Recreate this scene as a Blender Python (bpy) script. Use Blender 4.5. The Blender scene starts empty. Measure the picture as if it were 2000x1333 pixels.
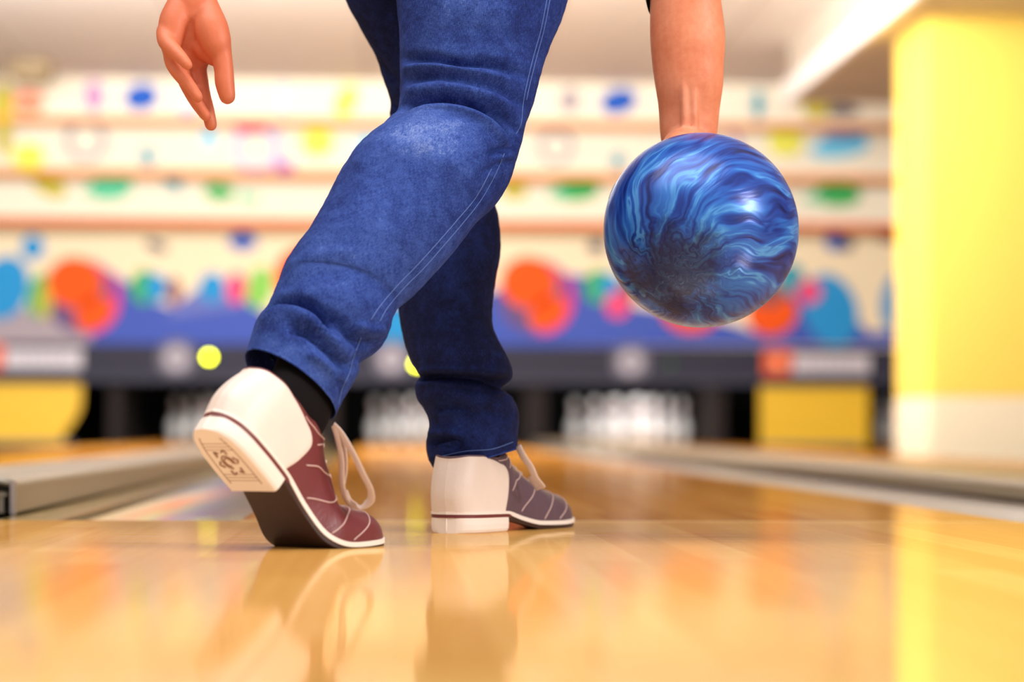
import bpy, bmesh, math, random
from mathutils import Vector, Matrix, noise
from mathutils.bvhtree import BVHTree
random.seed(4)
pi = math.pi
R_ = math.radians
scn = bpy.context.scene
COL = scn.collection

# ------------------------------------------------------------------ camera
F_PX = 5000.0
CAM_H = 0.1242
PSI = math.atan(0.0475)          # camera looks a little to the right of the lane direction
THETA = math.atan(171.5 / 5000)  # pitched slightly up
ROLL = R_(0.22)
CAM = Vector((0, 0, CAM_H))
f0 = Vector((math.sin(PSI), math.cos(PSI), 0))          # horizontal forward
r0 = Vector((math.cos(PSI), -math.sin(PSI), 0))         # horizontal right
z0 = Vector((0, 0, 1))
fw = f0 * math.cos(THETA) + z0 * math.sin(THETA)
up0 = z0 * math.cos(THETA) - f0 * math.sin(THETA)
rt = r0 * math.cos(ROLL) + up0 * math.sin(ROLL)
up = up0 * math.cos(ROLL) - r0 * math.sin(ROLL)
cd = bpy.data.cameras.new('camera')
cd.sensor_width = 36.0
cd.lens = 36.0 * F_PX / 2000
cd.dof.use_dof = True
cd.dof.focus_distance = 2.88
cd.dof.aperture_fstop = 3.05
cd.clip_start = 0.05
cam = bpy.data.objects.new('camera', cd)
COL.objects.link(cam)
cam.matrix_world = Matrix(((rt.x, up.x, -fw.x, 0), (rt.y, up.y, -fw.y, 0), (rt.z, up.z, -fw.z, CAM_H), (0, 0, 0, 1)))
scn.camera = cam

def ray(px, py):
    return fw * F_PX + rt * (px - 1000) + up * (666.5 - py)
def P(px, py, D):                 # point at horizontal depth D
    d = ray(px, py)
    return CAM + d * (D / d.dot(f0))
def PY(px, py, Y):                # point in the plane y = Y
    d = ray(px, py)
    return CAM + d * (Y / d.y)
def PZ(px, py, z=0.0):
    d = ray(px, py)
    return CAM + d * ((z - CAM_H) / d.z)

# ------------------------------------------------------------------ world, lights, exposure
w = bpy.data.worlds.new('world'); scn.world = w; w.use_nodes = True
w.node_tree.nodes['Background'].inputs[0].default_value = (1.0, 0.96, 0.92, 1)
w.node_tree.nodes['Background'].inputs[1].default_value = 0.6
scn.view_settings.view_transform = 'Standard'
scn.view_settings.look = 'None'
scn.view_settings.exposure = 0.0
scn.view_settings.gamma = 1.0
scn.view_settings.use_curve_mapping = False

def area(name, loc, target, sx, sy, power, col):
    l = bpy.data.lights.new(name, 'AREA'); l.shape = 'RECTANGLE'; l.size = sx; l.size_y = sy
    l.energy = power; l.color = col
    o = bpy.data.objects.new(name, l); COL.objects.link(o); o.location = loc
    o.rotation_euler = (Vector(target) - Vector(loc)).to_track_quat('-Z', 'Y').to_euler()
    return o
area('key_light', (2.75, 1.15, 1.62), (0.1, 3.0, 0.4), .9, .8, 72, (1.0, 0.97, 0.94))
area('approach_light', (-0.4, 2.2, 2.9), (-0.2, 2.6, 0.0), 3.0, 2.0, 88, (1.0, 0.96, 0.92))
area('lane_light', (-0.7, 11.9, 2.36), (0.6, 20.0, 1.2), 5.6, 0.4, 295, (1.0, 0.97, 0.93))
area('middle_light', (1.0, 7.6, 2.2), (1.2, 15.0, 1.0), 5.0, 0.5, 80, (1.0, 0.97, 0.93))
area('over_lane_light', (0.6, 9.0, 2.2), (0.6, 9.5, 0.0), 6.0, 5.0, 30, (1.0, 0.96, 0.9))
area('ceiling_fill_light', (-1.2, 13.0, 2.34), (-0.6, 17.5, 2.75), 5.0, 0.3, 230, (1.0, 0.98, 0.98))  # added uplight without a fixture, there to brighten the ceiling
for x_, p_ in ((-1.33, .3), (0.33, 5.0), (1.98, 9.0), (4.4, 1.0)):
    area('pin_deck_light', (x_, 20.55, .74), (x_, 21.2, .12), .7, .05, p_, (1.0, 0.98, 0.98))

# ------------------------------------------------------------------ materials
def srgb(r, g, b):
    def c(v):
        v = v / 255
        return v / 12.92 if v <= .04045 else ((v + .055) / 1.055) ** 2.4
    return (c(r), c(g), c(b), 1)
MATS = {}
def mat(name, col, rough=.5, spec=.5, metal=0., coat=0., emit=0., sub=0., noisy=0., nscale=20., bump=0., bscale=200.):
    if name in MATS: return MATS[name]
    m = bpy.data.materials.new(name); m.use_nodes = True; nt = m.node_tree; N = nt.nodes; b = N['Principled BSDF']
    b.inputs['Base Color'].default_value = col; b.inputs['Roughness'].default_value = rough
    b.inputs['Specular IOR Level'].default_value = spec; b.inputs['Metallic'].default_value = metal
    b.inputs['Coat Weight'].default_value = coat; b.inputs['Coat Roughness'].default_value = .08
    if emit:
        b.inputs['Emission Color'].default_value = col; b.inputs['Emission Strength'].default_value = emit
    if sub:
        b.inputs['Subsurface Weight'].default_value = sub; b.inputs['Subsurface Radius'].default_value = (.012, .004, .002)
        b.inputs['Subsurface Scale'].default_value = .5
    tc = N.new('ShaderNodeTexCoord')
    n = N.new('ShaderNodeTexNoise'); n.inputs['Scale'].default_value = nscale; n.inputs['Detail'].default_value = 5
    nt.links.new(tc.outputs['Object'], n.inputs['Vector'])
    k = noisy if noisy else .04
    mx = N.new('ShaderNodeMix'); mx.data_type = 'RGBA'
    mx.inputs[6].default_value = (col[0] * (1 - k), col[1] * (1 - k), col[2] * (1 - k), 1)
    mx.inputs[7].default_value = (min(1, col[0] * (1 + k)), min(1, col[1] * (1 + k)), min(1, col[2] * (1 + k)), 1)
    nt.links.new(n.outputs[0], mx.inputs[0]); nt.links.new(mx.outputs[2], b.inputs['Base Color'])
    if bump:
        n2 = N.new('ShaderNodeTexNoise'); n2.inputs['Scale'].default_value = bscale; n2.inputs['Detail'].default_value = 4
        nt.links.new(tc.outputs['Object'], n2.inputs['Vector'])
        bp = N.new('ShaderNodeBump'); bp.inputs['Strength'].default_value = bump; bp.inputs['Distance'].default_value = .001
        nt.links.new(n2.outputs[0], bp.inputs['Height']); nt.links.new(bp.outputs[0], b.inputs['Normal'])
    MATS[name] = m
    return m

class NT:
    """small helper to wire node maths"""
    def __init__(s, m): s.t = m.node_tree; s.N = s.t.nodes
    def n(s, typ, **kw):
        x = s.N.new(typ)
        for k, v in kw.items(): setattr(x, k, v)
        return x
    def put(s, sock, v):
        if hasattr(v, 'links'): s.t.links.new(v, sock)
        else: sock.default_value = v
    def math(s, op, a, b=0., c=None, clamp=False):
        x = s.n('ShaderNodeMath', operation=op); x.use_clamp = clamp
        s.put(x.inputs[0], a); s.put(x.inputs[1], b)
        if c is not None: s.put(x.inputs[2], c)
        return x.outputs[0]
    def vmath(s, op, a, b=(0, 0, 0), scale=None):
        x = s.n('ShaderNodeVectorMath', operation=op)
        s.put(x.inputs[0], a); s.put(x.inputs[1], b)
        if scale is not None: s.put(x.inputs['Scale'], scale)
        return x.outputs['Value'] if op in ('DOT_PRODUCT', 'LENGTH') else x.outputs[0]
    def noise(s, vec, scale, detail=4., rough=.5, dist=0.):
        x = s.n('ShaderNodeTexNoise'); s.put(x.inputs['Vector'], vec); x.inputs['Scale'].default_value = scale
        x.inputs['Detail'].default_value = detail; x.inputs['Roughness'].default_value = rough; x.inputs['Distortion'].default_value = dist
        return x.outputs[0]
    def ramp(s, fac, stops):
        x = s.n('ShaderNodeValToRGB'); s.put(x.inputs[0], fac); e = x.color_ramp.elements
        while len(e) < len(stops): e.new(.5)
        for el, (p, c) in zip(e, stops): el.position = p; el.color = c
        return x.outputs[0]
    def mix(s, fac, a, b, blend='MIX'):
        x = s.n('ShaderNodeMix'); x.data_type = 'RGBA'; x.blend_type = blend
        s.put(x.inputs[0], fac); s.put(x.inputs[6], a); s.put(x.inputs[7], b)
        return x.outputs[2]

def new_mat(name):
    m = bpy.data.materials.new(name); m.use_nodes = True; MATS[name] = m
    return m, NT(m), m.node_tree.nodes['Principled BSDF']

# lane and approach timber: narrow strips running down the lane under a glossy finish
def wood(name, c1, c2, c3, rough, strip=.027, bump=.02, gloss=.38):
    m, t, b = new_mat(name)
    g = t.n('ShaderNodeNewGeometry').outputs['Position']
    sp = t.n('ShaderNodeSeparateXYZ'); t.put(sp.inputs[0], g)
    xi = t.math('FLOOR', t.math('DIVIDE', sp.outputs[0], strip))
    yo = t.math('MULTIPLY', t.math('FRACT', t.math('MULTIPLY', xi, .37)), 1.7)
    yi = t.math('FLOOR', t.math('DIVIDE', t.math('ADD', sp.outputs[1], yo), 1.3))
    cv = t.n('ShaderNodeCombineXYZ'); t.put(cv.inputs[0], xi); t.put(cv.inputs[1], yi)
    wn = t.n('ShaderNodeTexWhiteNoise', noise_dimensions='2D'); t.put(wn.inputs[0], cv.outputs[0])
    st = t.n('ShaderNodeMapping'); t.put(st.inputs[0], g); st.inputs['Scale'].default_value = (90, 2.2, 1)
    gr = t.noise(st.outputs[0], 1.0, 6, .6)
    fac = t.math('ADD', t.math('MULTIPLY', wn.outputs[0], .5), t.math('MULTIPLY', gr, .5))
    col = t.ramp(fac, [(.15, c1), (.5, c2), (.85, c3)])
    t.put(b.inputs['Base Color'], col)
    b.inputs['Roughness'].default_value = .9
    b.inputs['Specular IOR Level'].default_value = .0
    gl = t.n('ShaderNodeBsdfAnisotropic'); gl.inputs['Roughness'].default_value = rough; gl.inputs['Color'].default_value = (1, .93, .82, 1)
    mxs = t.n('ShaderNodeMixShader'); mxs.inputs[0].default_value = gloss
    t.t.links.new(b.outputs[0], mxs.inputs[1]); t.t.links.new(gl.outputs[0], mxs.inputs[2])
    t.t.links.new(mxs.outputs[0], t.N['Material Output'].inputs[0])
    # faint ripples in the finish running across the line of sight
    mp = t.n('ShaderNodeMapping'); t.put(mp.inputs[0], g); mp.inputs['Scale'].default_value = (2.0, 14, 1)
    rn = t.noise(mp.outputs[0], 1.6, 3, .5)
    bp = t.n('ShaderNodeBump'); bp.inputs['Strength'].default_value = bump; bp.inputs['Distance'].default_value = .01
    t.put(bp.inputs['Height'], rn); t.put(gl.inputs['Normal'], bp.outputs[0])
    return m
APPROACH = wood('approach_wood', srgb(212, 152, 78), srgb(224, 168, 92), srgb(234, 184, 110), .055, .06, .03)
LANE = wood('lane_wood', srgb(188, 122, 46), srgb(204, 140, 60), srgb(216, 156, 76), .055, .027, .03)

CREAM = srgb(240, 232, 212)

def denim():
    m, t, b = new_mat('denim')
    uv = t.n('ShaderNodeUVMap').outputs[0]
    at = t.n('ShaderNodeAttribute'); at.attribute_name = 'wear_shade'  # worn fading, plus the shade painted into the left leg
    obj = t.n('ShaderNodeTexCoord').outputs['Object']
    big = t.noise(obj, 9, 4, .6)
    mid = t.noise(obj, 60, 4, .7)
    mp = t.n('ShaderNodeMapping'); t.put(mp.inputs[0], uv); mp.inputs['Scale'].default_value = (1500, 220, 1)
    warp = t.noise(mp.outputs[0], 1, 2, .6)
    mp2 = t.n('ShaderNodeMapping'); t.put(mp2.inputs[0], uv); mp2.inputs['Scale'].default_value = (260, 1500, 1)
    weft = t.noise(mp2.outputs[0], 1, 2, .6)
    v = t.math('ADD', t.math('MULTIPLY', at.outputs['Fac'], .62), t.math('MULTIPLY', t.math('SUBTRACT', big, .5), .5))
    v = t.math('ADD', v, t.math('MULTIPLY', t.math('SUBTRACT', mid, .5), .55))
    v = t.math('ADD', v, t.math('MULTIPLY', t.math('SUBTRACT', warp, .5), .75))
    v = t.math('ADD', v, t.math('MULTIPLY', t.math('SUBTRACT', weft, .5), .55))
    v = t.math('ADD', v, .16, clamp=True)
    col = t.ramp(v, [(0, srgb(18, 24, 62)), (.3, srgb(32, 50, 116)), (.6, srgb(62, 88, 162)), (1, srgb(146, 164, 212))])
    t.put(b.inputs['Base Color'], col)
    b.inputs['Roughness'].default_value = .85; b.inputs['Specular IOR Level'].default_value = .15
    h = t.math('ADD', warp, t.math('ADD', weft, t.math('MULTIPLY', mid, 1.5)))
    bp = t.n('ShaderNodeBump'); bp.inputs['Strength'].default_value = .5; bp.inputs['Distance'].default_value = .0009
    t.put(bp.inputs['Height'], h); t.put(b.inputs['Normal'], bp.outputs[0])
    return m
DENIM = denim()

def skin():
    m, t, b = new_mat('skin')
    obj = t.n('ShaderNodeTexCoord').outputs['Object']
    n1 = t.noise(obj, 14, 4, .6); n2 = t.noise(obj, 130, 3, .6)
    v = t.math('ADD', t.math('MULTIPLY', n1, .75), t.math('MULTIPLY', n2, .25))
    col = t.ramp(v, [(.3, srgb(206, 112, 78)), (.5, srgb(222, 138, 102)), (.7, srgb(232, 156, 124))])
    # shade on the left palm, painted into the skin as a deeper red
    hp = P(385, 90, 2.85)
    dist = t.vmath('LENGTH', t.vmath('SUBTRACT', t.n('ShaderNodeNewGeometry').outputs['Position'], tuple(hp)))
    near = t.math('MULTIPLY', t.math('SUBTRACT', .17, dist, clamp=True), 9., clamp=True)
    col = t.mix(near, col, t.mix(v, srgb(198, 94, 60), srgb(220, 130, 94)))
    t.put(b.inputs['Base Color'], col)
    b.inputs['Roughness'].default_value = .5; b.inputs['Specular IOR Level'].default_value = .4
    b.inputs['Subsurface Weight'].default_value = .12; b.inputs['Subsurface Radius'].default_value = (.01, .004, .002)
    b.inputs['Subsurface Scale'].default_value = .4
    bp = t.n('ShaderNodeBump'); bp.inputs['Strength'].default_value = .25; bp.inputs['Distance'].default_value = .0006
    t.put(bp.inputs['Height'], t.noise(obj, 500, 3, .6)); t.put(b.inputs['Normal'], bp.outputs[0])
    return m
SKIN = skin()

# ------------------------------------------------------------------ object helpers
def tag(o, label=None, cat=None, group=None, kind=None):
    if label: o['label'] = label
    if cat: o['category'] = cat
    if group: o['group'] = group
    if kind: o['kind'] = kind
    return o
def empty(name, loc=(0, 0, 0)):
    o = bpy.data.objects.new(name, None); COL.objects.link(o); o.location = loc; o.empty_display_size = .1
    return o
def link(name, me, m=None, parent=None, smooth=True):
    o = bpy.data.objects.new(name, me); COL.objects.link(o)
    if m is not None: me.materials.append(m)
    if smooth:
        for p in me.polygons: p.use_smooth = True
    if parent is not None:
        o.parent = parent
        if parent.type == 'EMPTY' or parent.location.length > 0:
            o.matrix_parent_inverse = Matrix.Translation(-parent_world(parent))
    return o
def parent_world(p):
    v = Vector(p.location)
    return v
def mesh(name, V, Fc):
    me = bpy.data.meshes.new(name); me.from_pydata([tuple(v) for v in V], [], Fc); me.update()
    return me
def clean(me, dist=1e-6):
    bm = bmesh.new(); bm.from_mesh(me); bmesh.ops.remove_doubles(bm, verts=bm.verts, dist=dist)
    bmesh.ops.recalc_face_normals(bm, faces=bm.faces); bm.to_mesh(me); bm.free(); return me
class MB:
    def __init__(s): s.V = []; s.F = []
    def add(s, V, Fc):
        k = len(s.V); s.V += [Vector(v) for v in V]; s.F += [tuple(i + k for i in f) for f in Fc]
    def box(s, x0, x1, y0, y1, z0_, z1, bev=0):
        bm = bmesh.new(); bmesh.ops.create_cube(bm, size=1)
        for v in bm.verts:
            v.co = Vector(((x0 + x1) / 2 + v.co.x * (x1 - x0), (y0 + y1) / 2 + v.co.y * (y1 - y0), (z0_ + z1) / 2 + v.co.z * (z1 - z0_)))
        if bev: bmesh.ops.bevel(bm, geom=bm.edges[:], offset=bev, segments=2, affect='EDGES')
        bm.verts.index_update()
        s.add([v.co for v in bm.verts], [tuple(v.index for v in f.verts) for f in bm.faces]); bm.free()
    def tube(s, pts, rad, n=12, flat=1.0, cap=True, ref=None):
        pts = [Vector(p) for p in pts]; V = []; Fc = []
        m = len(pts); prev = None
        for i, p in enumerate(pts):
            t = (pts[min(i + 1, m - 1)] - pts[max(i - 1, 0)]).normalized()
            a = ref if ref is not None else (prev if prev is not None else (Vector((0, 0, 1)) if abs(t.z) < .9 else Vector((1, 0, 0))))
            e1 = (a - t * a.dot(t)).normalized(); e2 = t.cross(e1); prev = e1
            r = rad[i] if isinstance(rad, (list, tuple)) else rad
            for j in range(n):
                A = 2 * pi * j / n
                V.append(p + e1 * (r * math.cos(A)) + e2 * (r * flat * math.sin(A)))
        for i in range(m - 1):
            for j in range(n):
                j2 = (j + 1) % n
                Fc.append((i * n + j, i * n + j2, (i + 1) * n + j2, (i + 1) * n + j))
        if cap: Fc.append(tuple(range(n - 1, -1, -1))); Fc.append(tuple((m - 1) * n + j for j in range(n)))
        s.add(V, Fc)
    def prism(s, poly, y0, y1):      # poly = [(x,z)] extruded along y
        n = len(poly)
        V = [(x, y0, z) for x, z in poly] + [(x, y1, z) for x, z in poly]
        Fc = [tuple(range(n)), tuple(range(2 * n - 1, n - 1, -1))] + [(i, i + n, (i + 1) % n + n, (i + 1) % n) for i in range(n)]
        s.add(V, Fc)
    def lathe(s, prof, c=(0, 0, 0), n=24):
        V = []; Fc = []
        for r, z in prof:
            for j in range(n):
                A = 2 * pi * j / n; V.append((c[0] + r * math.cos(A), c[1] + r * math.sin(A), c[2] + z))
        for i in range(len(prof) - 1):
            for j in range(n):
                j2 = (j + 1) % n; Fc.append((i * n + j, i * n + j2, (i + 1) * n + j2, (i + 1) * n + j))
        Fc.append(tuple(range(n - 1, -1, -1))); Fc.append(tuple((len(prof) - 1) * n + j for j in range(n)))
        s.add(V, Fc)
    def build(s, name, m, parent=None, smooth=False, fix=True):
        me = mesh(name, s.V, s.F)
        if fix: clean(me)
        o = link(name, me, m, parent, smooth)
        return o
def interp(tab, x):
    if x <= tab[0][0]: return tab[0][1]
    for (a, va), (b, vb) in zip(tab, tab[1:]):
        if x <= b:
            return va + (vb - va) * (x - a) / (b - a)
    return tab[-1][1]
def cr(tab, x):
    """monotone-ish smooth interpolation of a table"""
    n = len(tab)
    if x <= tab[0][0]: return tab[0][1]
    if x >= tab[-1][0]: return tab[-1][1]
    for i in range(n - 1):
        if x <= tab[i + 1][0]: break
    x0, y0 = tab[i]; x1, y1 = tab[i + 1]; h = x1 - x0; d = (y1 - y0) / h
    def slope(k):
        if k <= 0 or k >= n - 1: 
            return (tab[min(k + 1, n - 1)][1] - tab[max(k - 1, 0)][1]) / (tab[min(k + 1, n - 1)][0] - tab[max(k - 1, 0)][0])
        a = (tab[k][1] - tab[k - 1][1]) / (tab[k][0] - tab[k - 1][0]); b = (tab[k + 1][1] - tab[k][1]) / (tab[k + 1][0] - tab[k][0])
        return 0 if a * b <= 0 else 2 * a * b / (a + b)
    m0, m1 = slope(i), slope(i + 1); u = (x - x0) / h
    return (2 * u**3 - 3 * u**2 + 1) * y0 + (u**3 - 2 * u**2 + u) * h * m0 + (-2 * u**3 + 3 * u**2) * y1 + (u**3 - u**2) * h * m1
def catmull(P4, u):
    p0, p1, p2, p3 = P4
    return .5 * ((2 * p1) + (p2 - p0) * u + (2 * p0 - 5 * p1 + 4 * p2 - p3) * u * u + (3 * p1 - p0 - 3 * p2 + p3) * u**3)
def spline(pts, per=8):
    """pts: Vectors or tuples mixed of equal length; returns densified list"""
    pts = [Vector(p) for p in pts]; out = []
    for i in range(len(pts) - 1):
        q = (pts[max(i - 1, 0)], pts[i], pts[i + 1], pts[min(i + 2, len(pts) - 1)])
        for k in range(per): out.append(catmull(q, k / per))
    out.append(pts[-1]); return out

# ================================================================== SETTING
L0, L1 = -0.20, 0.854            # the lane being bowled on
LW = L1 - L0
FOUL = 3.50
LEND = 21.55
MASKY = 20.3
PITCH = 1.66
CX = (L0 + L1) / 2
def pxX(px, Y): return PY(px, 860, Y).x
c_left = CX - PITCH; c_mid = CX; c_right = pxX(1241, 20.9); c_far = pxX(1815, 20.9)

o = MB(); o.box(-6, 7, -3.5, FOUL - .06, -.06, 0); tag(o.build('floor', APPROACH), kind='structure')
o = MB(); o.box(L0, L1, FOUL - .0598, FOUL - .045, -.06, 0.0004, .0003)
tag(o.build('foul_line', mat('foul_strip', srgb(236, 200, 132), .1)), 'thin pale foul line strip between the approach and the lane', 'foul line')
# pit floor below the gutters
o = MB(); o.box(-6, 7, FOUL - .06, 24, -.14, -.075); tag(o.build('trim_0', mat('under', srgb(60, 50, 45), .8)), kind='structure')

GUTL = mat('gutter_tan', srgb(196, 168, 104), .12, .5, 0, .4, noisy=.06, nscale=3)
GUT = mat('gutter_grey', srgb(172, 168, 156), .22, .5, 0, 0, noisy=.08, nscale=3)
def lane(x0, x1, label):
    o = MB(); o.box(x0, x1, FOUL - .0445, LEND, -.06, 0, 0); b = o.build('bowling_lane', LANE)
    tag(b, label, 'bowling lane', 'bowling lanes')
    return b
lane(L0, L1, 'glossy maple bowling lane straight ahead of the bowler with gutters either side')
lane(c_left - LW / 2, c_left + LW / 2, 'glossy bowling lane left of the raised grey divider rail')
lane(c_right - LW / 2, c_right + LW / 2, 'glossy bowling lane beyond the right hand grey divider')
lane(c_far - LW / 2, c_far + LW / 2, 'bowling lane at far right running behind the yellow pillar')

def gutter(x0, x1, label, gm=None):
    pr = []
    n = 16; wv = (x1 - x0); d = .045
    for i in range(n + 1):
        a = pi * i / n
        pr.append((x0 + wv / 2 - math.cos(a) * wv / 2, -.004 - math.sin(a) * d))
    for i in range(n, -1, -1):
        x, z = pr[i]; pr.append((x, min(z - .008, -.02)))
    o = MB(); o.prism(pr, FOUL - .04, 20.0)
    b = o.build('gutter', gm or GUT, smooth=False); tag(b, label, 'gutter', 'ball gutters beside the lanes'); return b
gutter(L0 - .245, L0 - .003, 'shallow tan ball gutter on the left edge of the middle lane', GUTL)
gutter(L1 + .003, L1 + .245, 'shallow grey ball gutter on the right edge of the middle lane')

# divider rails: inverted channel extrusions with open ends
CAP = mat('divider_beige', srgb(164, 150, 124), .4, .5, .25, 0, noisy=.05, nscale=2)
CAPM = mat('rail_metal', srgb(150, 142, 130), .35, .5, .55, 0, noisy=.06, nscale=30, bump=.2, bscale=120)
DARK = mat('dark_metal', srgb(52, 46, 40), .5, .4, .3)
def rail(x0, x1, y0, zt, label):
    root = empty('divider_rail', ((x0 + x1) / 2, y0, 0)); tag(root, label, 'divider', 'raised divider rails between lanes')
    # channel profile: rounded top corners, thin walls
    def prof(inset, zb):
        r = .018 - inset * .6; a0, a1, t_ = x0 + inset, x1 - inset, zt - inset
        pts = [(a0, zb)]
        for k in range(7):
            A = pi - pi / 2 * k / 6; pts.append((a0 + r + r * math.cos(A), t_ - r * .7 + r * .7 * math.sin(A)))
        for k in range(7):
            A = pi / 2 - pi / 2 * k / 6; pts.append((a1 - r + r * math.cos(A), t_ - r * .7 + r * .7 * math.sin(A)))
        pts.append((a1, zb)); return pts
    po = prof(0, .003); pi_ = prof(.004, .003)
    o = MB(); n = len(po)
    V = []; Fc = []
    for y in (y0, 20.0):
        V += [(x, y, z) for x, z in po] + [(x, y, z) for x, z in pi_]
    for i in range(n - 1):
        Fc += [(i, i + 1, 2 * n + i + 1, 2 * n + i), (n + i + 1, n + i, 3 * n + i, 3 * n + i + 1), (i, n + i, n + i + 1, i + 1), (2 * n + i, 2 * n + i + 1, 3 * n + i + 1, 3 * n + i)]
    for a in (0, n - 1): Fc.append((a, 2 * n + a, 3 * n + a, n + a))
    o.add(V, Fc)
    o.build('channel', CAP, root, smooth=False)
    return root
# left rail: its open end with bolts shows at the picture's left edge
lr1 = P(50, 990, 3.72).x; lz = .052
lrail = rail(lr1 - .21, lr1, 3.66, lz, 'raised grey metal divider rail with an open bolted end at far left')
yE = 3.655
o = MB()
o.box(lr1 - .007, lr1 - .0005, yE - .012, yE + .01, .0, lz - .004, .001)
o.build('end_flange', mat('bright_steel', srgb(180, 174, 176), .3, .5, .7), lrail)
o = MB()
arc = [(lr1 - .004 - .034 * (1 - math.cos(t * pi / 2)) * 1.0 - .0, 0) for t in (0, 1)]
pts = [Vector((lr1 - .006 - k * .012, yE - .004, lz - .007 + .006 * math.sin(min(1, k / 4) * pi / 2))) for k in range(10)]
o.tube(pts, .005, 8); o.build('arched_lip', mat('lip_steel', srgb(176, 168, 156), .4, .5, .2), lrail, True)
o = MB(); o.box(lr1 - .2, lr1 - .006, yE + .02, yE + .03, .003, lz - .007); o.build('end_plate', DARK, lrail)
GREEN = mat('green_rubber', srgb(70, 104, 78), .45)
for bx_, bz in ((.038, .017), (.085, .017)):
    o = MB(); o.lathe([(.0125, 0), (.0135, .003), (.0135, .009), (.009, .013)], n=20)
    for i, v in enumerate(o.V): o.V[i] = Vector((lr1 - bx_ + v.x, yE + .01 - v.z, bz + v.y))
    o.build('bolt_cap', GREEN, lrail, True)
o = MB(); o.box(lr1 - .024, lr1 - .017, yE - .004, yE + .015, .002, .032, .001); o.box(lr1 - .032, lr1 - .012, yE - .006, yE + .012, .026, .031, .001)
o.build('bracket', CAPM, lrail)
o = MB(); o.box(lr1, L0 - .248, FOUL - .04, 20.0, -.06, -.001); tag(o.build('trim_2', GUTL), kind='structure')
o = MB(); o.box(c_left + LW / 2 + .002, lr1 - .212, FOUL - .04, 20.0, -.06, -.006); tag(o.build('gutter', GUT), 'grey strip beside the left neighbouring lane behind the rail', 'gutter', 'ball gutters beside the lanes')
rr0 = L1 + .262
rrail = rail(rr0, c_right - LW / 2 - .02, 3.2 + .26, .036, 'low beige grey divider rail running along the right gutter')
# ------------------------------------------------------------------ pit, mask, baffles
BLACK = mat('pit_black', srgb(12, 11, 11), .8, .2)
o = MB(); o.box(-5, 7, 22.6, 22.7, -.1, 2.0); tag(o.build('wall_pit', BLACK), kind='structure')
o = MB(); o.box(-5, 7, 20.5, 22.6, .8, .86); tag(o.build('trim_3', BLACK), kind='structure')
def divwall(xc, wd, label):
    o = MB(); o.box(xc - wd / 2, xc + wd / 2, 20.42, 22.5, -.06, .5)
    tag(o.build('kickback_panel', mat('kick_brown', srgb(30, 18, 16), .8)), label, 'partition', 'dark partitions between the pin decks')
divwall((c_left + c_mid) / 2, .16, 'dark brown partition between the left and middle pin decks')
divwall((c_mid + c_right) / 2, .16, 'dark brown partition between the middle and right pin decks')
divwall(c_left - LW / 2 - .32, .1, 'dark partition beside the left yellow panel')
divwall(c_right + LW / 2 + .1, .1, 'dark partition beside the right yellow panel')

YEL = mat('yellow_panel', srgb(252, 200, 40), .5, .5, noisy=.04, nscale=1.5)
GREYF = mat('grey_strip', srgb(120, 112, 120), .4)
def panel(pxl, pxr, curved, label):
    Yp = MASKY + .06
    r = empty('yellow_panel', PY((pxl + pxr) / 2, 868, Yp)); r.location.z = 0; tag(r, label, 'panel', 'yellow panels between lane pairs')
    x0 = pxX(pxl, Yp); x1 = pxX(pxr, Yp); zt = .475
    poly = [(x0, -.02), (x1 - (.14 if curved else 0), -.02)]
    if curved:
        for k in range(8):
            t = k / 7; poly.append((x1 - .14 + .14 * math.sin(t * pi / 2), .06 + .28 * t))
    poly += [(x1, zt), (x0, zt)]
    o = MB(); o.prism(poly, Yp, Yp + .05); o.build('board', YEL, r)
    o = MB(); o.box(x0, x1 - .06, Yp - .03, Yp - .002, -.02, .012); o.build('kick_strip', GREYF, r)
panel(-160, 158, True, 'yellow panel with a curved edge under the lane masks at far left')
panel(1485, 1696, False, 'square yellow panel under the lane masks beside the pillar')

# pins
def pin_mat():
    m, t, b = new_mat('pin_white')
    ob = t.n('ShaderNodeTexCoord').outputs['Object']; sp = t.n('ShaderNodeSeparateXYZ'); t.put(sp.inputs[0], ob)
    z = sp.outputs[2]
    def band(a, c): return t.math('MULTIPLY', t.math('GREATER_THAN', z, a), t.math('LESS_THAN', z, c))
    f = t.math('ADD', band(.262, .276), band(.287, .301))
    t.put(b.inputs['Base Color'], t.mix(f, srgb(240, 238, 236), srgb(170, 30, 36)))
    b.inputs['Roughness'].default_value = .2
    return m
PIN = pin_mat()
prof = [(0.0255, 0), (.0285, .004), (.036, .02), (.0455, .057), (.053, .086), (.0605, .114), (.0600, .13), (.0565, .149), (.047, .184), (.0375, .213), (.0265, .24), (.0225, .26), (.0232, .278), (.0265, .30), (.0315, .325), (.0323, .343), (.029, .362), (.019, .376), (.006, .381)]
prof = [(cr([(z, r) for r, z in prof], .381 * k / 40), .381 * k / 40) for k in range(41)]
pm = MB(); pm.lathe(prof, n=28)
pin0 = pm.build('bowling_pin', PIN, None, True)
first = [True]
SP = .3048; ROWH = SP * math.sqrt(3) / 2
where = {'left': 'left lane behind raised shoe', 'middle': 'middle lane between the shoes', 'right': 'right lane below the ball', 'far': 'lane beside yellow pillar'}
posn = {(0, 0): 'head pin at the front', (1, 0): 'second row left', (1, 1): 'second row right', (2, 0): 'third row left', (2, 1): 'third row centre', (2, 2): 'third row right', (3, 0): 'back row left corner', (3, 1): 'back row inner left', (3, 2): 'back row inner right', (3, 3): 'back row right corner'}
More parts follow.
